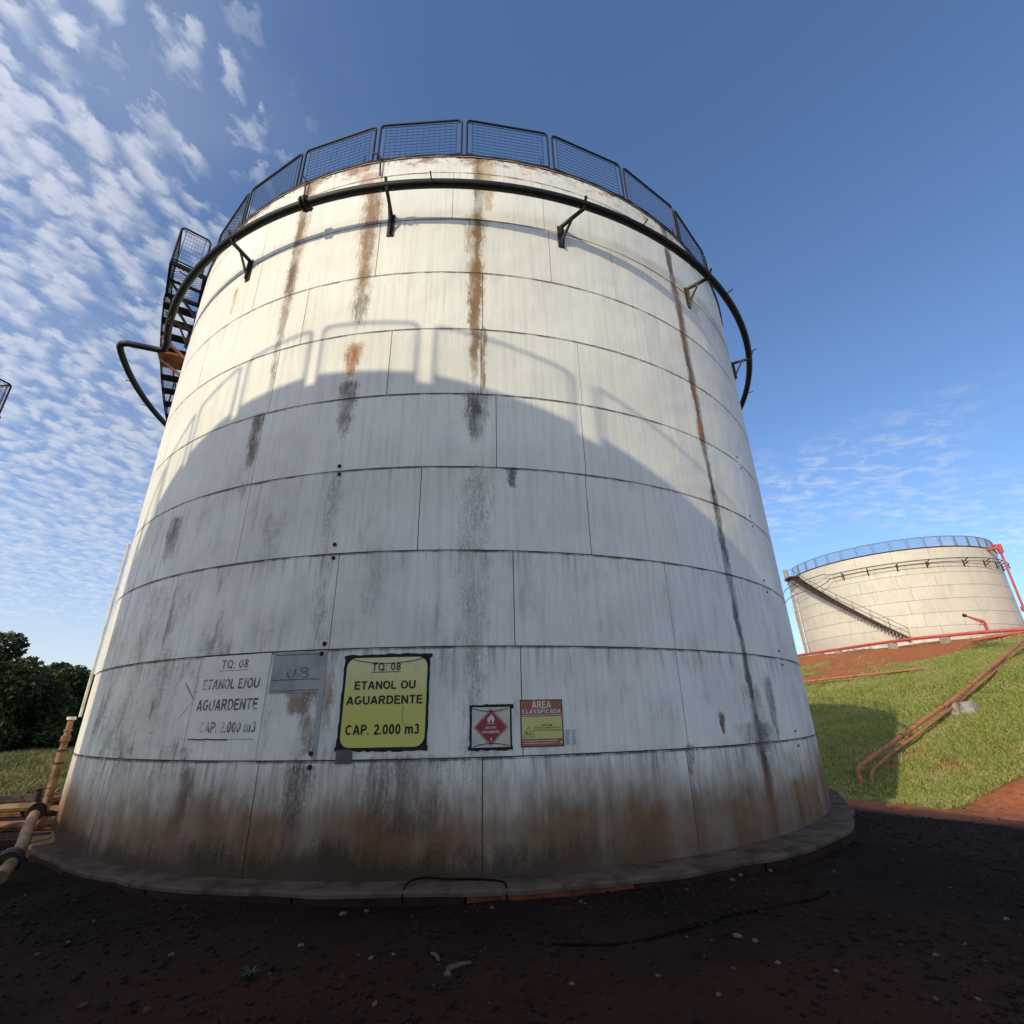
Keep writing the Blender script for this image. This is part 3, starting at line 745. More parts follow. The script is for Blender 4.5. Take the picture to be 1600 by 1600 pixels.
# brackets: wall plate, horizontal arm, brace, U-bolt
for th, skew in ((-33.2, .3), (-10.7, .4), (11.5, 2.0), (34.6, 1.0), (57.5, .5), (80, .5), (103, .5), (126, .5), (149, .5), (172, .5), (195, .5), (218, .5), (-54.5, .3)):
    bk = MB(); n_, t_ = NS.nrm(th), NS.tan(th)
    base_ = NS.p(th, 9.28, 7.606)
    bk.box(base_+n_*.006, t_*.06, n_*.006, Vector((0, 0, .25)))
    bk.box(base_+n_*.035, t_*.006, n_*.03, Vector((0, 0, .24)))
    e = NS.p(th+skew, 9.55, 8.03); e2 = NS.p(th+skew, 9.74, 8.14)
    bk.beam(NS.p(th, 9.50, 7.62), e+Vector((0, 0, 0)), .05, .05); bk.beam(NS.p(th, 9.14, 7.64), NS.p(th+skew*.5, 9.50, 7.84), .032, .032)
    bk.beam(e, NS.p(th+skew, 9.72, 8.135), .045, .03)
    u_ = [NS.p(th+skew+.75, 9.52, 8.03), NS.p(th+skew+.75, 9.68, 8.03), NS.p(th+skew+.5, 9.73, 8.03), NS.p(th+skew-.5, 9.73, 8.03), NS.p(th+skew-.75, 9.68, 8.03), NS.p(th+skew-.75, 9.52, 8.03)]
    bk.tube(u_, .011, 5)
    bk.build('pipe_bracket', M['rustblack'], tank)

# stair: head platform, treads down the far left side
stair = empty('staircase', (0, 0, 0), None, None); stair.parent = tank
pf = MB()
for t0 in (-53.6, -61.3): pf.beam(NS.p(t0, 10.97, 7.62), NS.p(t0, 10.97, 8.33), .05, .10)
pf.beam(NS.p(-53.6, 10.97, 8.31), NS.p(-61.3, 10.97, 8.31), .05, .10); pf.beam(NS.p(-53.6, 10.97, 7.66), NS.p(-61.3, 10.97, 7.66), .05, .08)
pf.beam(NS.p(-57.4, 10.95, 7.64), NS.p(-57.4, 10.95, 8.31), .04, .06)
pf.beam(NS.p(-57.4, 10.93, 8.25), NS.p(-57.4, 10.2, 7.62), .05, .05); pf.beam(NS.p(-61.3, 10.93, 8.25), NS.p(-61.3, 10.1, 7.62), .05, .05)
pf.build('platform_frame', M['black'], stair)
gr = MB()
for k in range(-14, 15):                                   # diamond grating
    for sg in (-1, 1):
        pts = []
        for i in range(13):
            f = i/12; tt = -57.45+(k*.62)+sg*(f-.5)*4.6
            if -61.25 < tt < -53.65: pts.append(NS.p(tt, 10.98+.002*sg, 7.66+f*.64))
        if len(pts) > 1: gr.tube(pts, .0055, 4, caps=False)
gr.build('floor_grating', M['black'], stair)


for a, b in ((NS.p(-53.5, 11.03, 7.72), NS.p(-53.5, 11.03, 8.31)), (NS.p(-53.8, 11.03, 8.31), NS.p(-61.2, 11.03, 8.31))):
    f, w_ = rail_panel_meshes((Vector(b)-Vector(a)).length, 1.03, M['black'], M['wire'], 8, 7)
    o = link('railing_panel', f, stair); d = (Vector(b)-Vector(a)).normalized()
    o.location = (Vector(a)+Vector(b))/2; o.rotation_euler = (0, 0, math.atan2(d.y, d.x))
    # wire is joined in the same part level: kept as its own sibling
    o2 = link('wire_mesh', w_, stair); o2.location = o.location; o2.rotation_euler = o.rotation_euler
NT = 52
for k in range(NT):
    th = -62.6-2.12*k; z = 10.79-.205*k
    a = MB(); n = 2
    a.beam(NS.p(th, z, 7.68), NS.p(th, z, 8.32), .25, .035)
    a.build('tread', M['black'], stair)
sg_ = MB()
for r0 in (7.68, 8.33):
    P = [NS.p(-62.0-2.12*k, 10.85-.205*k, r0) for k in range(NT+1)]
    for i in range(len(P)-1): sg_.beam(P[i], P[i+1]+(P[i+1]-P[i])*.03, .012, .16)
sg_.build('stringer', M['black'], stair)
lp = MB(); lp.box(NS.p(-69.6, 9.98, 7.98), NS.nrm(-69.6)*.36, NS.tan(-69.6)*.30, Vector((0, 0, .03)))
lp.beam(NS.p(-69.6, 9.95, 8.3), NS.p(-69.6, 9.45, 7.62), .06, .06); lp.beam(NS.p(-66.5, 10.3, 8.3), NS.p(-66.5, 9.75, 7.62), .06, .06)
lp.build('landing_plate', M['rustpipe'], stair)
hr = MB()
P0 = [NS.p(-62.0-2.12*k, 10.95-.205*k, 8.34) for k in range(NT+1)]
hr.tube([p+Vector((0, 0, .92)) for p in P0], .02, 6)
for h in (.12, .22, .32, .42, .52, .62, .72, .82): hr.tube([p+Vector((0, 0, h)) for p in P0], .0045, 4, caps=False)
for k in range(0, NT+1, 4): hr.tube([P0[k]-Vector((0, 0, .1)), P0[k]+Vector((0, 0, .92))], .02, 6)
for k in range(NT):
    for f in (0, .25, .5, .75):
        q = P0[k]*(1-f)+P0[k+1]*f; hr.tube([q+Vector((0, 0, .08)), q+Vector((0, 0, .9))], .0035, 3, caps=False)
hr.build('stair_rail', M['black'], stair)

# riser pipe on the left flank, with collars
rp = MB(); th = -55.6
rp.tube([NS.p(th, z, 7.745) for z in (.35, 1.15)], .058, 10); rp.tube([NS.p(th, z, 7.745) for z in (1.15, 1.62)], [.048, .038], 10)
rp.build('riser_pipe', M['cream'], tank, True)
for z, r, h, mt in ((1.13, .072, .025, 'rustblack'), (1.30, .066, .09, 'rustpipe'), (1.42, .058, .025, 'cream'), (1.60, .062, .045, 'whitepipe'), (.95, .07, .025, 'rustblack'), (.62, .07, .02, 'rustpipe')):
    MB().tube([NS.p(th, z-h/2, 7.745), NS.p(th, z+h/2, 7.745)], r, 12).build('pipe_collar', M[mt], tank, True)
MB().tube([NS.p(th-.4, z, 7.645) for z in (1.62, 3.0, 4.6)], .022, 8).build('vent_pipe', M['whitepipe'], tank, True)
# pairs of dark rivet heads beside the weld crossings
for th, z in ((-13.65, 4.715), (-13.55, 4.59), (-13.12, 3.58), (-13.08, 3.40), (-12.95, 2.34), (-13.1, 2.225), (-12.98, 1.165), (-12.95, 1.03), (41.0, 5.93), (41.6, 5.72), (41.0, 4.74), (41.3, 4.55), (41.2, 3.56), (41.4, 3.36), (41.0, 2.38), (41.2, 2.17), (40.8, 1.2), (40.8, 1.0)):
    MB().tube([NS.p(th, z, 7.60), NS.p(th, z, 7.612)], .026 if th < 0 else .017, 10).build('plug', M['sealant'], tank)

# ------------------------------------------------------------------ concrete base ring
def build_base():
    root = bpy.data.objects.new('concrete_base', None); col.objects.link(root); root.location = (NC[0], NC[1], 0)
    tag(root, 'low round concrete plinth under the rust-streaked tank', kind='structure')
    n = 180
    def rad(k): a = 2*math.pi*k/n; t = (k*360/n+180) % 360-180; return 7.90+.05*math.sin(a*3+1)+.03*math.sin(a*11)+.02*math.sin(a*29)+.012*math.sin(a*71+2)+.014*math.sin(a*47)*math.sin(a*5)+(.17*math.exp(-((t-31)/16)**2))
    mb = MB()
    for k in range(n):
        a, b = 360*k/n, 360*(k+1)/n; ra, rb = rad(k), rad((k+1) % n)
        mb.face(NS.p(a, .004, 7.5), NS.p(a, -.002, ra-.015), NS.p(b, -.002, rb-.015), NS.p(b, .004, 7.5))
        mb.face(NS.p(a, -.002, ra-.015), NS.p(a, -.02, ra), NS.p(b, -.02, rb), NS.p(b, -.002, rb-.015))
        mb.face(NS.p(a, -.02, ra), NS.p(a, -.05, ra), NS.p(b, -.05, rb), NS.p(b, -.02, rb))
    link('slab', mb.mesh('slab', M['concrete']), root)
    for i in range(30):                                    # painted edge blocks
        e = MB(); k0, k1 = i*6, i*6+6
        for k in range(k0, k1):
            a, b = 360*k/n+(.08 if k == k0 else 0), 360*(k+1)/n-(.08 if k == k1-1 else 0); ra, rb = rad(k)-.012, rad((k+1) % n)-.012
            e.face(NS.p(a, -.05, ra+.006), NS.p(a, -.8, ra), NS.p(b, -.8, rb), NS.p(b, -.05, rb+.006))
        link('edge_block', e.mesh('edge_block', M['edge_orange'] if i in (0,) else M['edge_red']), root)
build_base()


# ------------------------------------------------------------------ signs on the shell
def curved(u0, u1, z0, z1, r, mat, name, parent, th=.004, rnd=0.0, poly=None):
    """thin curved plate hugging the shell, u in metres round the tank; optional rounded corners or polygon outline"""
    mb = MB()
    if poly is None and rnd == 0:
        n = max(1, int((u1-u0)/.10)); outl = None
        for k in range(n+1):
            t = math.degrees((u0+(u1-u0)*k/n)/7.6)
            mb.v += [tuple(NS.w(t, z0, r-th)), tuple(NS.w(t, z0, r)), tuple(NS.w(t, z1, r)), tuple(NS.w(t, z1, r-th))]
        for k in range(n):
            a = 4*k; b = a+4; mb.f += [(a+1, b+1, b+2, a+2), (a, b, b+1, a+1), (a+2, b+2, b+3, a+3)]
        mb.f += [(0, 1, 2, 3), tuple(4*n+j for j in (3, 2, 1, 0))]
    else:
        # columns between u0 and u1 with top and bottom following the outline
        if poly is None:
            us = [u0+rnd*(1-math.cos(math.pi/2*k/6)) for k in range(7)]; us += [u0+rnd+(u1-u0-2*rnd)*k/8 for k in range(1, 8)]; us += [u1-rnd*(1-math.cos(math.pi/2*(6-k)/6)) for k in range(7)]
            def tb(u):
                d = max(0, rnd-(u-u0), rnd-(u1-u)); h = rnd-math.sqrt(max(0, rnd*rnd-d*d)); return z1-h, z0+h
        else: us, tb = poly
        n = len(us)-1
        for u in us:
            zt, zb = tb(u); t = math.degrees(u/7.6)
            mb.v += [tuple(NS.w(t, zb, r-th)), tuple(NS.w(t, zb, r)), tuple(NS.w(t, zt, r)), tuple(NS.w(t, zt, r-th))]
        for k in range(n):
            a = 4*k; b = a+4; mb.f += [(a+1, b+1, b+2, a+2), (a, b, b+1, a+1), (a+2, b+2, b+3, a+3)]
        mb.f += [(0, 1, 2, 3), tuple(4*n+j for j in (3, 2, 1, 0))]
    me = mb.mesh(name, mat); shell_uv(me, NS, False)
    o = link(name, me, None)
    if parent is not None:
        o.parent = parent
    return o


def arc(cx, cy, rx, ry, a0, a1, n=10): return [(cx+rx*math.cos(R_(a0+(a1-a0)*k/n)), cy+ry*math.sin(R_(a0+(a1-a0)*k/n))) for k in range(n+1)]


SW = .15                                                    # stroke width of the grotesque capitals (cap height 1)
H_ = SW/2


def glyphs():
    G_ = {}
    def put(ch, w, *st): G_[ch] = (w, st)
    put('E', .62, [(H_, 0), (H_, 1)], [(SW, 1-H_), (.60, 1-H_)], [(SW, .52), (.56, .52)], [(SW, H_), (.62, H_)])
    put('F', .58, [(H_, 0), (H_, 1)], [(SW, 1-H_), (.58, 1-H_)], [(SW, .50), (.52, .50)])
    put('L', .56, [(H_, 0), (H_, 1)], [(SW, H_), (.56, H_)])
    put('T', .64, [(0, 1-H_), (.64, 1-H_)], [(.32, 0), (.32, 1-SW)])
    put('I', .15, [(H_, 0), (H_, 1)])
    put('A', .76, [(.07, 0), (.36, .97)], [(.69, 0), (.40, .97)], [(.20, .30), (.56, .30)])
    put('N', .70, [(H_, 0), (H_, 1)], [(.70-H_, 0), (.70-H_, 1)], [(.10, .93), (.60, .07)])
    put('M', .82, [(H_, 0), (H_, 1)], [(.82-H_, 0), (.82-H_, 1)], [(.10, .95), (.41, .08), (.72, .95)])
    put('O', .78, arc(.39, .5, .39-H_, .5-H_, 90, 450, 22))
    put('Q', .80, arc(.39, .5, .39-H_, .5-H_, 90, 450, 22), [(.46, .26), (.76, -.04)])
    put('U', .70, [(H_, 1), (H_, .34)]+arc(.35, .34, .35-H_, .34-H_, 180, 360, 10)[1:]+[(.70-H_, 1)])
    put('G', .76, arc(.38, .5, .38-H_, .5-H_, 50, 340, 16)+[(.69, .43)], [(.42, .45), (.76, .45)])
    put('C', .73, arc(.38, .5, .38-H_, .5-H_, 48, 312, 16))
    put('D', .70, [(H_, 0), (H_, 1)], [(SW, 1-H_), (.30, 1-H_)]+arc(.30, .5, .40-H_, .5-H_, 90, -90, 12)[1:]+[(SW, H_)])
    put('P', .64, [(H_, 0), (H_, 1)], [(SW, 1-H_), (.34, 1-H_)]+arc(.34, .70, .30-H_, .30-H_, 90, -90, 10)[1:]+[(SW, .40+H_)])
    put('R', .70, [(H_, 0), (H_, 1)], [(SW, 1-H_), (.36, 1-H_)]+arc(.36, .715, .30-H_, .285-H_, 90, -90, 10)[1:]+[(SW, .43+H_)], [(.36, .45), (.63, 0)])
    put('S', .64, arc(.32, .735, .30-H_, .265-H_, 30, 270, 10)+arc(.32, .27, .32-H_, .27-H_, 90, -150, 10)[1:])
    put('0', .56, arc(.28, .5, .28-H_, .5-H_, 90, 450, 20))
    put('8', .56, arc(.28, .745, .25-H_, .255-H_, 90, 450, 16), arc(.28, .27, .28-H_, .27-H_, 90, 450, 16))
    put('2', .56, arc(.28, .70, .28-H_, .30-H_, 165, -20, 10)+[(.40, .48), (H_, H_+.03)], [(0, H_), (.56, H_)])
    put('3', .56, arc(.27, .745, .25-H_, .255-H_, 150, -80, 10), arc(.27, .28, .28-H_, .28-H_, 80, -155, 12))
    put('m', .86, [(H_, 0), (H_, .74)], [(H_+.04, .50)]+arc(.27, .50, .17, .17, 150, 0, 6)+[(.44, 0)], [(.46, .50)]+arc(.62, .50, .165, .17, 150, 0, 6)+[(.785, 0)])
    put('.', .17, [(H_, 0), (H_, SW)]); put(':', .17, [(H_, 0), (H_, SW)], [(H_, .55), (H_, .55+SW)])
    put('/', .32, [(.05, -.02), (.27, 1.02)]); put(' ', .26)
    w, st = G_['A']; G_['Á'] = (w, st+([(.36, 1.08), (.50, 1.24)],))
    return G_
GL = glyphs()


def strokes(mb, pts, w, to, r):
    """flat ribbon along a polyline with mitred corners"""
    n = len(pts); i0 = len(mb.v); closed = n > 3 and math.hypot(pts[0][0]-pts[-1][0], pts[0][1]-pts[-1][1]) < 1e-6
    for k in range(n):
        a = pts[k-1] if k > 0 else (pts[-2] if closed else None); b = pts[k+1] if k < n-1 else (pts[1] if closed else None); p = pts[k]
        ns = []
        for q, s_ in ((a, 1), (b, -1)):
            if q is None: continue
            dx, dy = (p[0]-q[0])*s_, (p[1]-q[1])*s_; L = math.hypot(dx, dy) or 1; ns.append((-dy/L, dx/L))
        nx, ny = sum(v[0] for v in ns), sum(v[1] for v in ns); L = math.hypot(nx, ny) or 1; nx, ny = nx/L, ny/L
        c_ = max(.5, nx*ns[0][0]+ny*ns[0][1]); h = w/2/c_
        mb.v += [tuple(to(p[0]+nx*h, p[1]+ny*h, r)), tuple(to(p[0]-nx*h, p[1]-ny*h, r))]
    for k in range(n-1): a = i0+2*k; mb.f.append((a, a+1, a+3, a+2))


def lettering(txt, u0, u1, z0, z1, r, mat, parent, bold=0, name='lettering'):
    wt = 1.0+bold*13
    gap = .13; W = sum(GL[c][0] for c in txt)+gap*(len(txt)-1); sx = (u1-u0)/W; sz = z1-z0; x = 0; mb = MB()
    for c in txt:
        w, st = GL[c]
        for i, p in enumerate(st):
            strokes(mb, p, SW*wt, lambda X, Y, rr_: NS.w(math.degrees((u0+(x+X)*sx)/7.6), z0+Y*sz, rr_), r+.00025*i)
        x += w+gap
    return mb.build(name, mat, parent)


def font_lettering(txt, u0, u1, z0, z1, r, mat, parent, bold=.012, name='lettering'):
    cu = bpy.data.curves.new('letters', 'FONT'); cu.body = txt; cu.size = 1.0; cu.offset = bold; cu.resolution_u = 3
    t = bpy.data.objects.new('letters', cu); col.objects.link(t)
    d = bpy.context.evaluated_depsgraph_get(); me = bpy.data.meshes.new_from_object(t.evaluated_get(d))
    bpy.data.objects.remove(t); bpy.data.curves.remove(cu)
    xs = [v.co.x for v in me.vertices]; ys = [v.co.y for v in me.vertices]
    x0, x1, y0, y1 = min(xs), max(xs), min(ys), max(ys)
    for v in me.vertices:
        v.co = NS.w(math.degrees((u0+(u1-u0)*(v.co.x-x0)/(x1-x0))/7.6), z0+(z1-z0)*(v.co.y-y0)/(y1-y0), r)
    me.name = name; me.materials.clear(); me.materials.append(mat)
    for p in me.polygons: p.material_index = 0
    return link(name, me, parent)


def wire_arc(u0, u1, z, sag, r, parent, mat='rustblack', rad=.0035):
    MB().tube([NS.w(math.degrees((u0+(u1-u0)*k/10)/7.6), z-sag*(1-(2*k/10-1)**2), r) for k in range(11)], rad, 5).build('wire', M[mat], parent)


def rough_frame(u0, u1, z0, z1, r, parent, wd=.03):
    """hand smeared sealant band round a placard"""
    mb = MB()
    def strip(p0, p1, w_):
        n = 22; i0 = len(mb.v)
        du, dz = p1[0]-p0[0], p1[1]-p0[1]; L = math.hypot(du, dz); nu, nz_ = -dz/L, du/L
        for k in range(n+1):
            f = k/n; cu_, cz = p0[0]+du*f, p0[1]+dz*f
            a = w_*(.5+random.uniform(-.12, .25)); b = w_*(.5+random.uniform(-.12, .25))
            for s_, rr_ in ((-a, r-.004), (-a*.7, r+.004), (b*.7, r+.004), (b, r-.004)):
                mb.v.append(tuple(NS.w(math.degrees((cu_+nu*s_)/7.6), cz+nz_*s_, rr_+.0004*random.random())))
        for k in range(n):
            for j in range(3): a = i0+4*k+j; mb.f.append((a, a+4, a+5, a+1))
    strip((u0-.02, z1), (u1+.035, z1+.004), wd*1.25); strip((u0-.03, z0), (u1+.02, z0-.002), wd*1.3)
    strip((u0, z0), (u0, z1), wd*.9); strip((u1, z0+.003), (u1, z1), wd*.55)
    o = mb.build('sealant_border', M['sealant'], parent); return o


R0 = 7.600
# yellow tank sign
sg = curved(-1.405, -0.470, 1.215, 2.160, R0+.012, M['yellow'], 'tank_sign', None, .006, .11)
tag(sg, 'yellow TQ: 08 sign with rounded corners and black sealant on the tank wall', 'sign')
bk = curved(-1.435, -0.445, 1.195, 2.180, R0+.005, M['sealant'], 'sealant_backing', sg, .006)
rough_frame(-1.425, -0.452, 1.203, 2.172, R0+.006, sg, .035)
RT = R0+.0145
lettering('TQ: 08', -1.105, -0.775, 2.015, 2.098, RT, M['text'], sg)
curved(-1.11, -0.775, 1.996, 2.003, RT+.0005, M['text'], 'underline', sg, .002)
lettering('ETANOL OU', -1.290, -0.598, 1.815, 1.902, RT, M['text'], sg, .022)
lettering('AGUARDENTE', -1.370, -0.510, 1.655, 1.744, RT, M['text'], sg, .022)
lettering('CAP. 2.000 m3', -1.350, -0.532, 1.345, 1.445, RT, M['text'], sg, .022)
wire_arc(-1.33, -0.52, 2.145, .05, R0+.017, sg); MB().tube([NS.w(math.degrees(u/7.6), z, R0+.0145) for u, z in ((-.72, 1.63), (-.735, 1.56), (-.72, 1.48), (-.68, 1.42), (-.63, 1.38))], .002, 4).build('crack', M['rustblack'], sg)

# old faded notice
fd = curved(-3.42, -2.435, 1.320, 2.262, R0+.006, M['faded_board'], 'faded_notice', None, .004)
tag(fd, 'faded white TQ: 08 notice with worn grey letters at the left of the tank wall', 'sign')
RF = R0+.0075
lettering('TQ: 08', -3.10, -2.70, 2.105, 2.205, RF, M['worn_text'], fd)
curved(-3.12, -2.69, 2.078, 2.084, RF+.0005, M['worn_text'], 'underline', fd, .002)
lettering('ETANOL E/OU', -3.34, -2.50, 1.870, 1.985, RF, M['worn_text'], fd, .022)
lettering('AGUARDENTE', -3.375, -2.475, 1.630, 1.755, RF, M['worn_text'], fd, .022)
lettering('CAP. 2.000 m3', -3.26, -2.455, 1.390, 1.505, RF, M['worn_text'], fd, .022)
MB().tube([NS.w(math.degrees(u/7.6), z+random.uniform(-.006, .006), R0+.005) for u, z in [(-3.42+.05*k, 1.318) for k in range(13)]], .006, 4).build('torn_edge', M['sealant'], fd)
MB().tube([NS.w(math.degrees(u/7.6), z+random.uniform(-.003, .003), R0+.005) for u, z in [(-3.42+.1*k, 2.264) for k in range(10)]], .004, 4).build('torn_edge', M['sealant'], fd)
# pale ghost of a removed diamond placard
gd = curved(-3.88, -3.46, 1.55, 1.966, R0+.003, M['faded_board'], 'diamond_placard', None, .003, 0, ([-3.88, -3.67, -3.46], lambda u: (1.758+.208*(1-abs(u+3.67)/.21)+1e-4, 1.758-.208*(1-abs(u+3.67)/.21))))
tag(gd, 'blank pale diamond placard left of the faded notice', 'sign')
MB().tube([NS.w(math.degrees(u/7.6), z, R0+.004) for u, z in ((-3.67, 1.966), (-3.56, 1.86), (-3.46, 1.758))], .0035, 4).build('edge_line', M['sealant'], gd)
# grey overpainted square
gp = curved(-2.355, -1.715, 1.800, 2.262, R0+.004, M['grey_paint'], 'overpainted_panel', None, .003)
tag(gp, 'square grey overpainted panel between the faded notice and the yellow sign', 'panel')
lettering('08', -2.16, -1.86, 1.955, 2.085, R0+.0055, M['worn_text'], gp, -.035)
for z in (2.225, 1.945, 1.825): MB().tube([NS.w(math.degrees((-2.33+.06*k)/7.6), z+random.uniform(-.004, .004), R0+.005) for k in range(11)], .003, 4).build('scored_line', M['sealant'], gp)
# cover strips of the old frame either side of it
for u in (-2.425, -1.69):
    o = curved(u-.03, u+.03, 1.11, 2.262, R0+.006, M['faded_board'] if u < -2 else M['grey_paint'], 'cover_strip', None, .004)
    tag(o, 'narrow upright pale cover strip at the left of the grey overpainted square' if u < -2 else 'narrow upright grey cover strip at the right of the grey overpainted square', 'strip', 'cover strips on the tank wall')
# hazard placard
hz = curved(0.045, 0.468, 1.190, 1.600, R0+.012, M['sign_cream'], 'hazard_placard', None, .006)
tag(hz, 'square cream placard with red flammable liquid diamond in black sealant', 'sign')
curved(0.02, 0.49, 1.172, 1.612, R0+.005, M['sealant'], 'sealant_backing', hz, .006)
rough_frame(0.035, 0.478, 1.182, 1.607, R0+.006, hz, .03)
uc, zc_ = 0.255, 1.393
def dia(h, wd): return ([uc-wd, uc, uc+wd], lambda u: (zc_+h*(1-abs(u-uc)/wd)+1e-4, zc_-h*(1-abs(u-uc)/wd)))
curved(0, 0, 0, 0, R0+.0135, M['sign_red'], 'diamond', hz, .002, 0, dia(.192, .192))
for sgn in (-1, 1):
    for s2 in (-1, 1):
        MB().tube([NS.w(math.degrees((uc+sgn*.178)/7.6), zc_, R0+.014), NS.w(math.degrees(uc/7.6), zc_+s2*.178, R0+.014)], .0022, 4).build('border_line', M['white_print'], hz)
fl_out = [(0, .085), (.012, .05), (.022, .058), (.03, .03), (.036, .04), (.040, .005), (.034, -.022), (.02, -.034), (-.02, -.034), (-.034, -.022), (-.040, .005), (-.036, .035), (-.028, .022), (-.020, .050), (-.010, .04)]
fm = MB(); fm.face(*[NS.w(math.degrees((uc+x)/7.6), zc_+.072+z*.85, R0+.0148) for x, z in fl_out]); fm.build('flame_symbol', M['white_print'], hz)
fm2 = MB(); fm2.face(*[NS.w(math.degrees((uc+x)/7.6), zc_+.058+z, R0+.0156) for x, z in ((0, .032), (.010, .010), (.014, -.006), (.006, -.018), (-.006, -.018), (-.014, -.006), (-.008, .010))]); fm2.build('flame_core', M['sign_red'], hz)
curved(uc-.045, uc+.045, zc_+.032, zc_+.037, R0+.0148, M['white_print'], 'base_line', hz, .001)
font_lettering('LÍQUIDO', uc-.062, uc+.058, zc_-.018, zc_+.012, R0+.0148, M['white_print'], hz, .02)
font_lettering('INFLAMÁVEL', uc-.098, uc+.10, zc_-.062, zc_-.028, R0+.0148, M['white_print'], hz, .02)
font_lettering('3', uc-.010, uc+.012, zc_-.140, zc_-.108, R0+.0148, M['white_print'], hz, .02)
wire_arc(0.05, 0.45, 1.592, .035, R0+.017, hz); wire_arc(0.06, 0.46, 1.20, -.03, R0+.017, hz)
# classified area sign
ar = curved(0.595, 1.077, 1.188, 1.665, R0+.006, M['sign_orange'], 'warning_sign', None, .005)
tag(ar, 'orange and yellow ÁREA CLASSIFICADA warning sign right of the hazard diamond', 'sign')
curved(0.603, 1.069, 1.262, 1.492, R0+.0075, M['sign_lemon'], 'yellow_field', ar, .002)
for u0, u1, z0, z1 in ((.592, 1.08, 1.664, 1.672), (.592, 1.08, 1.181, 1.189), (.588, .596, 1.181, 1.672), (1.076, 1.084, 1.181, 1.672)): curved(u0, u1, z0, z1, R0+.008, M['grey_plate'] if False else M['edge_red'], 'border', ar, .004)
RA = R0+.0085
lettering('ÁREA', .725, .948, 1.580, 1.655, RA, M['white_print'], ar, .02)
lettering('CLASSIFICADA', .612, 1.062, 1.524, 1.568, RA, M['white_print'], ar, .02)
font_lettering('NÃO FUME', .835, .955, 1.388, 1.414, RA, M['text'], ar, .01)
font_lettering('NÃO USE CHAMA EXPOSTA', .735, 1.055, 1.366, 1.384, RA, M['text'], ar, .01)
font_lettering('NÃO PROVOQUE CENTELHAS', .725, 1.065, 1.338, 1.358, RA, M['text'], ar, .01)
tri = [(.612, 1.282), (.745, 1.282), (.6785, 1.392)]
MB().tube([NS.w(math.degrees(u/7.6), z, RA) for u, z in tri], .0035, 4, closed=True).build('triangle', M['text'], ar)
font_lettering('Ex', .650, .710, 1.300, 1.334, RA, M['text'], ar, .01)
for z, u0, u1 in ((1.503, .61, 1.06), (1.238, .612, .99), (1.214, .612, .97)):
    pl = MB(); u = u0
    while u < u1:
        l = random.uniform(.012, .03); pl.face(*[NS.w(math.degrees(a/7.6), zz_, RA) for a, zz_ in ((u, z), (u+l, z), (u+l, z+.007), (u, z+.007))]); u += l+.006
    tag(pl.build('small_print', M['white_print'], ar), kind='stuff')
MB().tube([NS.w(math.degrees(1.05/7.6), 1.222, RA-.001), NS.w(math.degrees(1.05/7.6), 1.222, RA+.0005)], .014, 10).build('round_mark', M['sign_lemon'], ar)
# faint blue stencil table on the wall
sp = MB()
for k in range(10):
    z = 1.335-k*.0155
    for u0, u1 in ((1.105, 1.105+random.uniform(.045, .06)), (1.185, 1.185+random.uniform(.035, .05))):
        sp.face(*[NS.w(math.degrees(a/7.6), zz_, R0+.003) for a, zz_ in ((u0, z), (u1, z), (u1, z+.009), (u0, z+.009))])
o = sp.build('stencil_marks', M['blue_print'], None); tag(o, 'small faded blue stencilled columns right of the warning sign', 'marking')
gq = curved(-1.432, -1.252, 1.062, 1.196, R0+.012, M['grey_plate'], 'earthing_plate', None, .010)
tag(gq, 'small dark grey plate under the lower left corner of the yellow sign', 'plate')

# ------------------------------------------------------------------ second tank that shades this one (behind the camera)
cfr, cwr = rail_panel_meshes(1.42, 1.05, M['black'], M['wire'], 8, 9, .026, .003)
toe_me = MB().box((0, .01, .07), (.71, 0, 0), (0, .004, 0), (0, 0, .075)).mesh('toe_board', M['black'])


def simple_tank(cx, cy, R, zb, H, label, phase, pitch=12.45, panel=(cfr, cwr)):
    S = Shell(cx, cy, R, 0.0); root = empty('storage_tank', (cx, cy, zb), label, 'tank', 'white storage tanks of the depot')
    sh = MB(); ring(sh, S, R, -.6, H, 120)
    me = sh.mesh('shell_body', M['shell_far'], True); shell_uv(me, S, True); link('shell_body', me, root)
    rf_ = MB(); disc(rf_, S, R+.02, H, 0, H+.7, 72); rf_.build('roof', M['roof'], root)
    n = int(round(360/pitch))
    for k in range(n): link('toe_board', toe_me, place_panel(S, phase+360.0*k/n, H+.03, R-.04, *panel, root))
    return root
simple_tank(-10.05, -8.58, 7.6, 0.0, 11.08, 'white railed tank behind the viewpoint whose rim shadow falls on the near tank', 74.5)

# ------------------------------------------------------------------ far tank on the plateau
FC = (41.127, 53.533); FS = Shell(*FC, 9.392); FZ = 6.9
far = empty('storage_tank', (FC[0], FC[1], 0), 'distant wide white tank with diagonal outside stair on top of the embankment', 'tank', 'white storage tanks of the depot')
fz = [6.9+1.2*k for k in range(8)]; fz[-1] = 15.3
for i in range(7):
    step = 18.0; off = (i % 2)*9+[0, 3, 7, 1, 5, 2, 6][i]
    base_me = None
    for k in range(20):
        t0 = off+k*step
        me = plate_mesh(FS, t0+.06, t0+step-.06, fz[i]+.008, fz[i+1]-.008, M['shell_far'], 3.0, .02)
        link('shell_plate', me, far)
mb = MB(); ring(mb, FS, 9.375, 6.9, 15.28, 90); mb.build('shell_core', M['core'], far, True)
mb = MB(); disc(mb, FS, 9.41, 15.305, 0, 16.2, 60); ring(mb, FS, 9.41, 15.27, 15.305, 60); mb.build('roof', M['roof'], far)
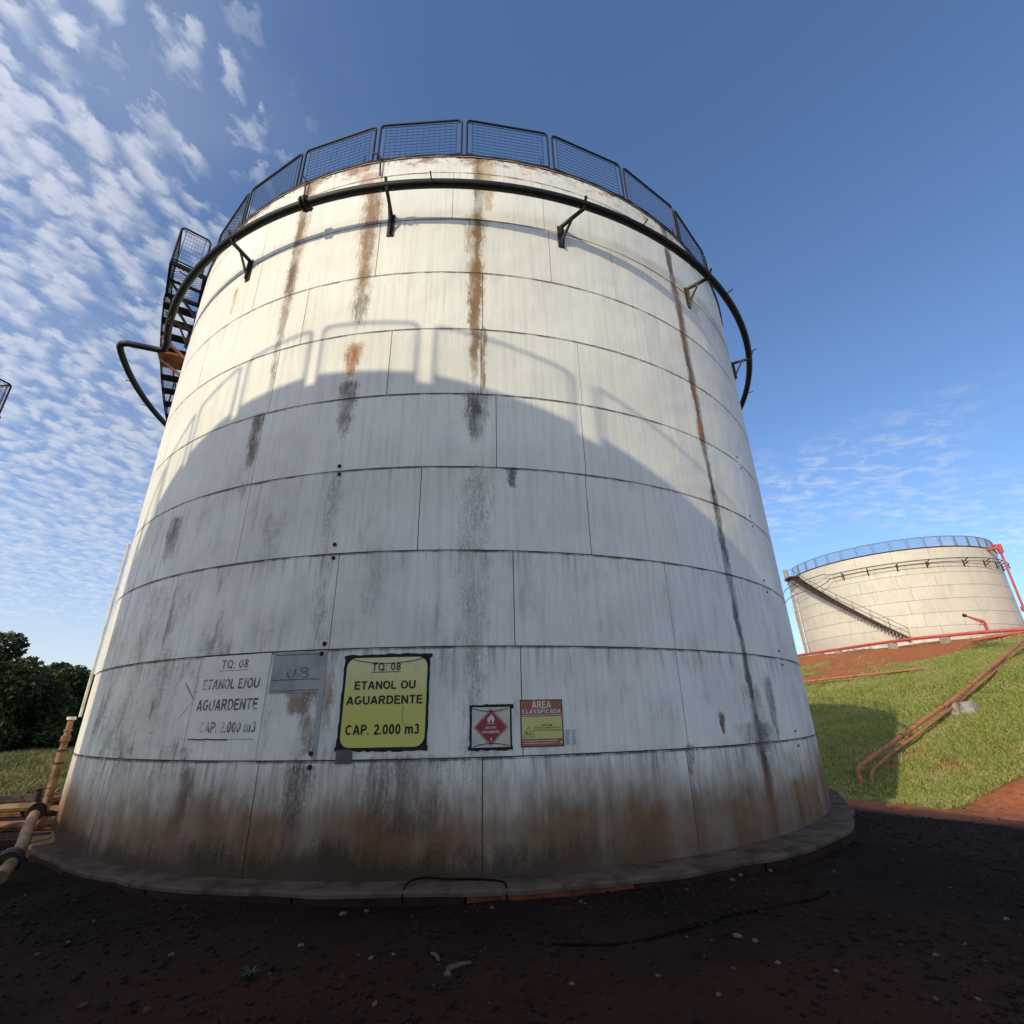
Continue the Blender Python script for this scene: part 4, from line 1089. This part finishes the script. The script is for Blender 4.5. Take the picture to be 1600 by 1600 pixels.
mb = MB(); mb.tube([FS.p(4*k, 15.31, 9.42) for k in range(90)], .045, 5, closed=True); mb.build('rim_angle', M['rustblack'], far, True)
mb = MB(); disc(mb, FS, 9.85, 6.88, 9.0, 6.9, 60); ring(mb, FS, 9.85, 5.9, 6.88, 60); mb.build('foundation_ring', M['pale_conc'], far)
ffr, fwr = rail_panel_meshes(1.28, 1.02, M['wire_far'], M['wire_far'], 9, 12, .026, .010)
for k in range(43):
    th = -56+8.37*k
    if -68 < th < -57 or 292 < th < 303: continue
    place_panel(FS, th, 15.33, 9.34, ffr, fwr, far)
# upper and lower ring pipes with a jog over the stair
up_ = [FS.p(t, 14.05, 9.9) for t in range(84, -25, -3)]+[FS.p(-27, 14.1, 9.9), FS.p(-30, 14.3, 9.95)]+[FS.p(t, 14.2, 10.1) for t in range(-33, -64, -3)]+[FS.p(-66, 14.2, 10.1), FS.p(-72, 14.2, 10.1), FS.p(-80, 14.2, 10.1)]
MB().tube(up_, .036, 6).build('cooling_pipe', M['rustblack'], far, True)
lo_ = [FS.p(t, 13.72, 9.9) for t in range(84, -25, -3)]+[FS.p(-26.5, 13.68, 9.9), FS.p(-28.5, 13.4, 9.95), FS.p(-30, 13.32, 10)]+[FS.p(t, 13.1, 10.1) for t in range(-33, -82, -3)]
MB().tube(lo_, .036, 6).build('cooling_pipe', M['rustblack'], far, True)
for th in (-20, -7, 7, 21, 40, 54, 66, 78):
    b_ = MB(); b_.beam(FS.p(th, 13.35, 9.43), FS.p(th, 14.0, 9.43), .09, .05); b_.beam(FS.p(th, 13.7, 9.42), FS.p(th+.4, 14.02, 9.95), .06, .06); b_.beam(FS.p(th, 13.5, 9.42), FS.p(th, 13.68, 9.95), .06, .06)
    b_.build('pipe_bracket', M['rustblack'], far)
# stair across the front: top left to bottom right
n = 42; t_a, t_b, z_a, z_b = -52.5, 3.0, 14.95, 7.05
fst = empty('staircase', (0, 0, 0), None, None); fst.parent = far
for k in range(n):
    f = (k+.5)/n; th = t_a+(t_b-t_a)*f; z = z_a+(z_b-z_a)*f
    MB().beam(FS.p(th, z-.14, 9.45), FS.p(th, z-.14, 10.15), .13, .26).build('tread', M['rustblack'], fst)
s_ = MB()
for r0 in (9.46, 10.16):
    P = [FS.p(t_a+(t_b-t_a)*k/24, z_a+(z_b-z_a)*k/24+.05, r0) for k in range(25)]
    for i in range(24): s_.beam(P[i], P[i+1], .02, .13)
s_.build('stringer', M['rustblack'], fst)
h_ = MB()
for h, r in ((1.0, .025), (.55, .016)): h_.tube([FS.p(t_a+(t_b-t_a)*k/24, z_a+(z_b-z_a)*k/24+h, 10.16) for k in range(25)], r, 5)
for k in range(0, 25, 3): h_.tube([FS.p(t_a+(t_b-t_a)*k/24, z_a+(z_b-z_a)*k/24, 10.16), FS.p(t_a+(t_b-t_a)*k/24, z_a+(z_b-z_a)*k/24+1.0, 10.16)], .02, 5)
h_.build('stair_rail', M['rustblack'], fst)
p_ = MB(); p_.box(FS.p(-57, 15.1, 9.85), FS.nrm(-57)*.5, FS.tan(-57)*.75, Vector((0, 0, .06))); p_.beam(FS.p(-57, 15.05, 10.3), FS.p(-57, 14.1, 9.42), .08, .08); p_.build('platform_frame', M['rustblack'], fst)
hood = MB(); hood.tube([FS.p(-63, 15.0, 9.9), FS.p(-63, 16.35, 9.9)], .26, 12); hood.build('vent_drum', M['grey_conc'], far, True)
MB().tube([FS.p(-61, z, 9.6) for z in (7.0, 13.2)]+[FS.p(-61.5, 13.6, 9.9)], .06, 8).build('drain_pipe', M['whitepipe'], far, True)
MB().tube([FS.p(-66, 13.1, 10.1), FS.p(-65.5, 12.0, 9.9), FS.p(-65, 7.0, 9.75)], .05, 6).build('downpipe', M['whitepipe'], far, True)
rx = Vector((45.7-FC[0], 44.45-FC[1], 0))
r_ = MB(); r_.tube([rx+Vector((0, 0, z)) for z in (6.3, 14.6)], .09, 8); r_.tube([rx+Vector((0, 0, z)) for z in (9.2, 9.6)], .2, 8)
r_.build('foam_riser', M['red'], far, True)
r2 = MB(); r2.tube([rx+Vector((0, 0, 14.6)), rx+Vector((0, 0, 15.0)), rx+Vector((-.2, .1, 15.2)), rx+Vector((-.9, .9, 15.1))], [.16, .2, .2, .13], 8); r2.tube([rx+Vector((.12, 0, 14.7)), rx+Vector((.12, 0, 15.5))], .16, 8); r2.tube([rx+Vector((-.25, .1, 15.0)), rx+Vector((-.25, .1, 15.5))], .14, 8)
r2.build('foam_chamber', M['red'], far, True)

# ------------------------------------------------------------------ pipes on the embankment
def gzf(x, y): return float(gz_fine(np.array([x]), np.array([y]))[0])


def pipe_thing(name, label, pts, r, mat, cat='pipe', group=None, n=8):
    o = MB().tube(pts, r, n).build(name, M[mat], None, True); return tag(o, label, cat, group)


def dense(pts, n=6):
    out = []
    for a, b in zip(pts[:-1], pts[1:]):
        a, b = Vector(a), Vector(b); out += [a.lerp(b, k/n) for k in range(n)]
    return out+[Vector(pts[-1])]
up_pts = [(11.76, 19.16, -1.1), (11.77, 19.18, -.60), (11.80, 19.20, -.53), (11.87, 19.26, -.475), (12.05, 19.42, -.405), (14.27, 20.63, .26), (16.38, 21.57, .99), (18.76, 22.61, 1.77), (25.48, 26.97, 3.7), (29.39, 29.77, 4.69), (34, 32.9, 6.0), (36.5, 34.6, 6.7)]
pipe_thing('slope_pipe', 'thicker upper orange pipe running down the grass slope to an elbow', up_pts, .075, 'orange', group='orange pipes down the slope')
lo_pts = [(12.24, 19.28, -1.1), (12.25, 19.30, -.74), (12.28, 19.33, -.68), (12.36, 19.40, -.63), (12.6, 19.6, -.52), (14.2, 20.52, 0.0), (15.65, 21.14, .49), (18.56, 22.56, 1.48), (22.81, 25.11, 2.75), (26.61, 27.79, 3.76), (29.82, 29.97, 4.56), (34.6, 32.9, 5.85), (37, 34.4, 6.5)]
pipe_thing('slope_pipe', 'thinner lower orange pipe running down the grass slope beside the thick one', lo_pts, .05, 'orange', group='orange pipes down the slope')


for o_, P_, r_ in ((bpy.data.objects['slope_pipe'], up_pts, .105), (bpy.data.objects['slope_pipe.001'], lo_pts, .072)):
    for i_, f_ in ((5, .25), (6, .6), (7, .3), (8, .1), (8, .7), (9, .5)):
        a_, b_ = Vector(P_[i_]), Vector(P_[i_+1]); c_ = a_.lerp(b_, f_); t_ = (b_-a_).normalized()
        MB().tube([c_-t_*.035, c_+t_*.035], r_, 10).build('coupling', M['rustpipe'], o_)


def rock_mesh(s, seed, squash=(1, 1, 1)):
    r = random.Random(seed); mb = MB()
    mb.v = [tuple(c*s*q*(1+r.uniform(-.22, .22)) for c, q in zip(v, squash)) for v in ICO]; mb.f = [tuple(f) for f in ICOF]
    return mb
for i, (x, y, w_, lab) in enumerate(((18.55, 22.55, .27, 'left of the two'), (18.95, 22.25, .36, 'right of the two'))):
    mb = MB(); z = gzf(x, y); d = Vector((.89, .456, 0)); e = Vector((-.456, .89, 0))
    h = .46
    i0 = len(mb.v)
    for zz_, k in ((-.25, 1.15), (h, .8)):
        for sx, sy in ((-1, -1), (1, -1), (1, 1), (-1, 1)):
            mb.v.append(tuple(Vector((x, y, z+zz_+random.uniform(-.04, .04)))+d*sx*w_*.62*k+e*sy*w_*.7*k))
    for q in ((3, 2, 1, 0), (4, 5, 6, 7), (0, 1, 5, 4), (1, 2, 6, 5), (2, 3, 7, 6), (3, 0, 4, 7)): mb.f.append(q)
    o = mb.build('concrete_block', M['grey_conc']); tag(o, 'rough grey concrete block under the orange slope pipes, '+lab, 'block', 'concrete blocks under the slope pipes')
sp_pts = [(17.2, 37.6, 2.75), (19.65, 35.05, 3.17), (20.75, 34.1, 3.29), (21.89, 32.6, 3.37), (23.1, 31.43, 3.48), (23.89, 30.32, 3.52), (24.4, 29.8, 3.2)]
sp_pts = [(a, b, max(c, gzf(a, b)+.12)) if i < 6 else (a, b, c) for i, (a, b, c) in enumerate(sp_pts)]
pipe_thing('field_pipe', 'orange pipe lying level along the foot of the bare red cut', sp_pts, .07, 'orange')
o = MB().tube([(20.3, 34.3, 3.2), (19.5, 33.6, 2.75), (19.2, 33.2, 2.5)], .035, 6).build('pipe_prop', M['rustpipe']); tag(o, 'thin rusty prop leaning under the left end of the orange level pipe', 'prop')
# red fire main along the plateau edge on concrete sleepers
rm_pts = [(27.3, 54.9, 6.40), (28.2, 51.1, 6.40), (29.7, 42.5, 6.34), (30.9, 39.5, 6.36), (33.2, 36.5, 6.33), (35.35, 34.9, 6.30), (40, 31.6, 6.28)]
red_main = pipe_thing('fire_main', 'long red fire main on concrete sleepers along the plateau edge', rm_pts, .12, 'red')
for i, f in enumerate((.35, .60, .84)):
    a, b = Vector(rm_pts[1]), Vector(rm_pts[2]); p = a.lerp(b, f) if i < 2 else Vector(rm_pts[2]).lerp(Vector(rm_pts[3]), .55)
    mb = MB(); mb.box(p+Vector((0, 0, -.36)), (.26, 0, 0), (0, .2, 0), (0, 0, .24)); o = mb.build('pipe_sleeper', M['grey_conc']); tag(o, ['left concrete sleeper under the red fire main', 'middle concrete sleeper under the red fire main', 'concrete sleeper under the red fire main near the stair foot'][i], 'sleeper', 'concrete sleepers under the fire main')
p = Vector(rm_pts[3]).lerp(Vector(rm_pts[4]), .55); mb = MB(); mb.box(p+Vector((0, 0, -.36)), (.26, 0, 0), (0, .2, 0), (0, 0, .24)); tag(mb.build('pipe_sleeper', M['grey_conc']), 'rightmost concrete sleeper under the red fire main left of the monitor', 'sleeper', 'concrete sleepers under the fire main')
pipe_thing('branch_pipe', 'lower red pipe branching beside the fire main at the top of the slope', [(31.6, 35.1, 5.62), (33.06, 34.4, 5.82), (34.6, 33.5, 6.0), (38, 31.5, 6.1)], .10, 'red')
mon = empty('fire_monitor', (33.9, 36.1, 6.33), 'red water monitor standing on the fire main', 'fire monitor')
q = Vector((0, 0, 0)); MB().tube([(0, 0, 0), (0, 0, .55)], .10, 8).build('stem', M['red'], mon, True)
MB().tube([(0, 0, .5), (-.12, 0, .75), (-.35, .1, .9)], [.13, .14, .10], 8).build('swivel', M['red'], mon, True)
MB().tube([(-.3, .1, .85), (-.95, .3, 1.25)], [.10, .06], 8).build('nozzle', M['red'], mon, True); MB().tube([(-.9, .28, 1.2), (-1.05, .33, 1.3)], .12, 8).build('nozzle_tip', M['rustblack'], mon, True)
MB().tube([(-.35, -.2, .55), (-.1, .3, .55)], .05, 6).build('hand_lever', M['whitepipe'], mon, True)

# ------------------------------------------------------------------ pipework at the left foot of the tank
vz = .36
gv = empty('gate_valve', (-6.95, 8.12, vz), 'rusty gate valve joined to the cream pipe at the left foot of the tank', 'valve')
ax = Vector((-.42, .30, 0)).normalized(); ax2 = Vector((-.60, .80, 0)).normalized()
def vt(name, pts, r, m_): MB().tube(pts, r, 12).build(name, M[m_], gv, True)
d = Vector((-.52, .85, 0)).normalized()
d = Vector((-.78, .62, 0)).normalized()
vt('valve_body', [d*-.02, d*.16, d*.34], [.07, .10, .07], 'rustpipe')
for s_ in (-.04, .36): vt('flange', [d*(s_-.02), d*(s_+.02)], .115, 'rustblack')
vt('bonnet', [d*.16+Vector((0, 0, .1)), d*.16+Vector((0, 0, .26))], [.06, .045], 'rustblack'); vt('hand_wheel', [d*.16+Vector((0, 0, .27)), d*.16+Vector((0, 0, .285))], .085, 'rustblack')
for k in range(8):
    for s_ in (-.04, .36):
        a_ = k*math.pi/4; off = Vector((-d.y, d.x, 0))*.095*math.cos(a_)+Vector((0, 0, .095*math.sin(a_))); vt('bolt', [d*(s_-.035)+off, d*(s_+.035)+off], .011, 'rustblack')
pipe_thing('elbow_pipe', 'short orange elbow joining the valve to the tank wall', [(-7.28, 8.39, .36), (-7.5, 8.62, .36), (-7.45, 9.0, .38), (-7.2, 9.35, .4)], .075, 'rustpipe')
pipe_thing('product_pipe', 'cream pipe leaving the valve to the left edge of the photo', [(-6.97, 8.1, .42), (-7.3, 8.0, .42), (-7.65, 7.9, .40), (-7.9, 7.85, .30), (-8.5, 7.7, .22)], .058, 'cream')
pipe_thing('product_pipe', 'thick cream pipe running from the valve down towards the camera', [(-6.9, 8.05, .32), (-6.5, 7.55, .28), (-5.9, 6.85, .20), (-5.5, 6.3, .12), (-5.35, 6.05, .06)], .066, 'cream', n=12)
fl = MB(); a_, b_ = Vector((-5.62, 6.42, .14)), Vector((-5.58, 6.36, .13)); fl.tube([a_, b_], .125, 16); dd = (b_-a_).normalized(); fl.tube([b_+dd*.03, b_+dd*.08], .125, 16); tag(fl.build('pipe_flange', M['rustblack'], None, True), 'black bolted flange on the thick cream pipe at the left edge', 'flange')
for zz_, off, r_p, m_, lab in ((.30, 0.0, .07, 'rustpipe', 'highest of the rusty pipes lying behind the valve'), (.14, -.15, .07, 'rustpipe', 'rusty pipe lying low behind the valve'), (.05, .35, .06, 'rustpipe', 'lowest thin rusty pipe behind the valve')):
    pipe_thing('floor_pipe', lab, [(-6.75+off*.3, 8.6+off, zz_), (-8.2, 8.35+off, zz_), (-9.5, 8.2+off, zz_-.04), (-12, 7.9+off, zz_-.08)], r_p, m_, group='pipes lying behind the valve')
pipe_thing('drain_stub', 'thin orange drain stub slanting below the valve', [(-7.0, 8.3, .26), (-6.85, 8.0, .10), (-6.75, 7.8, -.02)], .035, 'orange')
for i, (zz_, yy) in enumerate(((.33, 10.2), (.24, 10.5))):
    o = MB().beam((-7.9, yy-.2, zz_), (-14, yy-1.6, zz_-.05), .16, .10).build('steel_channel', M['rustblack']); tag(o, ['upper dark steel channel lying behind the valve', 'lower dark steel channel lying behind the valve'][i], 'steel channel', 'steel channels behind the valve')

# loose cables
def smooth_path(pts, n=6):
    P = [Vector(p) for p in pts]; out = []
    for i in range(len(P)-1):
        a, b, c, d_ = P[max(i-1, 0)], P[i], P[i+1], P[min(i+2, len(P)-1)]
        for k in range(n):
            t = k/n; out.append(.5*((2*b)+(c-a)*t+(2*a-5*b+4*c-d_)*t*t+(3*b-a-3*c+d_)*t*t*t))
    return out+[P[-1]]
tag(MB().tube(smooth_path([(-1.02, 5.22, -.10), (-1.06, 5.45, -.09), (-1.10, 5.58, -.04), (-1.08, 5.72, .03), (-.95, 5.82, .045), (-.7, 5.86, .02), (-.42, 5.86, .015), (-.2, 5.80, .012), (-.14, 5.72, .012), (-.13, 5.64, .0), (-.12, 5.58, -.06), (-.10, 5.5, -.11)]), .009, 6).build('loose_cable', M['cable'], None, True), 'thin black cable looped over the front edge of the plinth', 'cable')
hose = [(0.12, 4.66), (.45, 4.63), (.7, 4.63), (.95, 4.70), (1.18, 4.81), (1.5, 4.98), (1.83, 5.18), (2.2, 5.33), (2.52, 5.46), (2.8, 5.62), (2.96, 5.75)]
tag(MB().tube(smooth_path([(a, b, gzf(a, b)+.008) for a, b in hose]), .010, 6).build('ground_cable', M['cable'], None, True), 'long thin black cable lying across the dark dirt', 'cable')

wd_ = MB()
for k in range(16):
    a = k*2.4; l = .05+.05*random.random(); b_ = Vector((-1.85, 4.25, gzf(-1.85, 4.25))); o_ = Vector((math.cos(a), math.sin(a), 0)); s_ = Vector((-o_.y, o_.x, 0))*.009
    wd_.face(b_+s_*.6, b_-s_*.6, b_+o_*l*.5+Vector((0, 0, l*.55))-s_, b_+o_*l*.5+Vector((0, 0, l*.55))+s_); wd_.face(b_+o_*l*.5+Vector((0, 0, l*.55))+s_, b_+o_*l*.5+Vector((0, 0, l*.55))-s_, b_+o_*l+Vector((0, 0, l*.5)))
M['weed'] = simple_mat('weed_leaf', (0.016, 0.026, 0.010), (0.03, 0.034, 0.014), 0.6)
tag(wd_.build('weed', M['weed']), 'small green weed rosette growing in the dark dirt at the lower left', 'weed')

# pale stones on the dirt
st_pts = [(-2.64, 4.67, .022), (-.94, 4.56, .020), (-1.71, 4.78, .022), (-.5, 4.24, .028), (-1.09, 4.52, .022), (1.67, 4.74, .032), (1.75, 4.62, .026), (.32, 4.05, .02), (4.07, 5.12, .028), (-3.62, 4.9, .016), (-.9, 3.89, .018), (2.93, 4.41, .02), (2.73, 3.84, .018), (1.78, 4.34, .02), (2.2, 6.15, .032), (2.35, 6.3, .026), (2.75, 6.5, .032), (-1.6, 5.45, .03), (-1.4, 5.5, .025), (3.3, 4.6, .02), (2.1, 4.2, .018), (1.2, 3.9, .02), (.9, 4.15, .016)]
for i, (x, y, s) in enumerate(st_pts):
    o = rock_mesh(s, i, (1.3, .9, .6)).build('stone', M['stone']); o.location = (x, y, gzf(x, y)+s*.12); o.rotation_euler = (0, 0, i*1.7)
    tag(o, 'small pale stone lying on the dark dirt in front of the tank', 'stone', 'pale stones on the dirt')
for x, y, a, l, lab in ((-.43, 4.30, .5, .09, 'short pale stick lying on the dirt below the yellow sign'), (-.62, 4.48, 2.2, .06, 'broken pale twig lying on the dirt left of the pale stick')):
    z = gzf(x, y)+.02; o = MB().tube([(x-l*math.cos(a), y-l*math.sin(a), z), (x, y, z+.012), (x+l*math.cos(a), y+l*math.sin(a), z+.004)], [.012, .014, .008], 6).build('stick', M['stone']); tag(o, lab, 'stick')

# ------------------------------------------------------------------ guardrail at the left edge; deck and slim legs made up to cast little shadow
gp_ = empty('guardrail_stand', (-17.1, 13.9, -.1), 'black mesh guardrail on an invented slim-legged platform at the left edge', 'platform')
zf = 11.2
d1 = Vector((-.80, .05, 0)).normalized(); d2 = Vector((-.25, -.97, 0)).normalized()
def fp(a, L, tdir):
    f, w_ = rail_panel_meshes(L, 1.25, M['black'], M['wire'], 14, 16, .03, .006)
    c_ = a+tdir*L/2; o = link('railing_panel', f, gp_); o.location = c_; o.rotation_euler = (0, 0, math.atan2(tdir.y, tdir.x)); link('wire_mesh', w_, o)
o0 = Vector((0, 0, zf))
fp(o0, 1.7, d1); fp(o0, 1.7, d2); fp(o0+d1*1.75, 1.7, d2); fp(o0+d2*1.75, 1.7, d1)
mb = MB(); mb.box(o0+d1*.85+d2*.85+Vector((0, 0, -.05)), d1*.9, d2*.9, Vector((0, 0, .05))); mb.build('deck', M['rustblack'], gp_)
for a in (d1*.1+d2*.1, d1*1.6+d2*.1, d1*.1+d2*1.6, d1*1.6+d2*1.6): MB().tube([a+Vector((0, 0, -.9)), a+Vector((0, 0, zf-.05))], .05, 8).build('leg', M['rustblack'], gp_, True)

# ------------------------------------------------------------------ trees beyond the bank
def leaf_material(name, a, b2):
    m, g, b = mat_new(name); r = g.attr('rnd')
    c = g.mix(r, a, b2); g.put(b.inputs['Base Color'], c); b.inputs['Roughness'].default_value = 0.55; b.inputs['Specular IOR Level'].default_value = 0.3
    tr = g.n('ShaderNodeBsdfTranslucent'); g.put(tr.inputs[0], c)
    mixs = g.n('ShaderNodeMixShader'); mixs.inputs[0].default_value = 0.25
    g.nt.links.new(b.outputs[0], mixs.inputs[1]); g.nt.links.new(tr.outputs[0], mixs.inputs[2])
    out = [n for n in g.nt.nodes if n.type == 'OUTPUT_MATERIAL'][0]; g.nt.links.new(mixs.outputs[0], out.inputs[0])
    return m
LEAF = [leaf_material('dark_foliage', (0.016, 0.030, 0.010), (0.085, 0.105, 0.026)), leaf_material('mid_foliage', (0.030, 0.048, 0.014), (0.115, 0.130, 0.034))]


def tree(x, y, H, W, label, seed, lm=0, n=9000):
    r = np.random.default_rng(seed); zb = float(gz(x, y))
    root = empty('broadleaf_tree', (x, y, zb), label, 'tree', 'trees behind the grass bank')
    tk = MB(); limbs = []
    tk.tube([(0, 0, -.3), (.1, 0, H*.2), (.05, .1, H*.45), (0, .1, H*.7)], [.22, .17, .11, .04], 8)
    K = 26
    cl = []
    for k in range(K):
        a = r.uniform(0, 6.28); f = r.uniform(.06, .97); rad = W*math.sqrt(max(.05, 1-abs(f-.42)**1.6*2.1))*r.uniform(.45, 1.0)
        c = np.array([rad*math.cos(a), rad*math.sin(a), H*f]); cl.append((c, W*r.uniform(.26, .46)))
        if k % 2 == 0: tk.tube([(0.03, .05, H*f*.55), tuple(c*.5+np.array([0, 0, H*f*.35])), tuple(c)], [.07, .05, .02], 5)
    tk.build('trunk', M['bark'], root, True)
    per = n//K; P = []
    for c, s in cl:
        v = r.normal(size=(per, 3)); v /= np.linalg.norm(v, axis=1)[:, None]
        P.append(c+v*(s*r.uniform(.35, 1.08, per)**.6)[:, None]*[1, 1, .8])
    P = np.concatenate(P); P[:, 2] = np.maximum(P[:, 2], .15); m = len(P)
    s = r.uniform(.05, .12, m)*.95
    a = r.normal(size=(m, 3)); a /= np.linalg.norm(a, axis=1)[:, None]; b = r.normal(size=(m, 3)); b -= a*(a*b).sum(1)[:, None]; b /= np.linalg.norm(b, axis=1)[:, None]
    a = a*s[:, None]*1.5; b = b*s[:, None]*.75
    V = np.stack([P-a, P+b, P+a, P-b], 1).reshape(-1, 3); F = np.arange(m*4).reshape(-1, 4)
    np_obj('crown', V, F, LEAF[lm], {'rnd': np.repeat(r.uniform(0, 1, m), 4)}, parent=root)
for i, (az, dist, H, W, lm, lab) in enumerate(((-46.4, 36, 8.0, 3.3, 0, 'tallest dark leafy tree at the left edge behind the grass bank'), (-43.9, 38, 6.3, 2.9, 1, 'rounded lighter green tree in the middle of the row behind the bank'), (-40.4, 41, 7.0, 2.6, 0, 'dark tree with a thin top peeking out right beside the tank'), (-45.6, 43, 6.2, 3.0, 0, 'dark tree filling the gap behind the tallest tree'), (-42.0, 36, 4.6, 2.4, 0, 'low dark bush-like tree in front of the rounded tree'), (-46.0, 34.5, 4.2, 2.2, 0, 'low dark tree at the foot of the tallest tree'), (-50.5, 38, 7.4, 3.2, 0, 'dark tree mostly beyond the left edge of the photo'), (-38.0, 44, 6.6, 3.0, 0, 'dark tree mostly hidden behind the near tank'))):
    a = R_(az); tree(dist*math.sin(a), dist*math.cos(a), H*.66, W*.8, lab, 100+i, lm, 24000 if i < 4 else 12000)
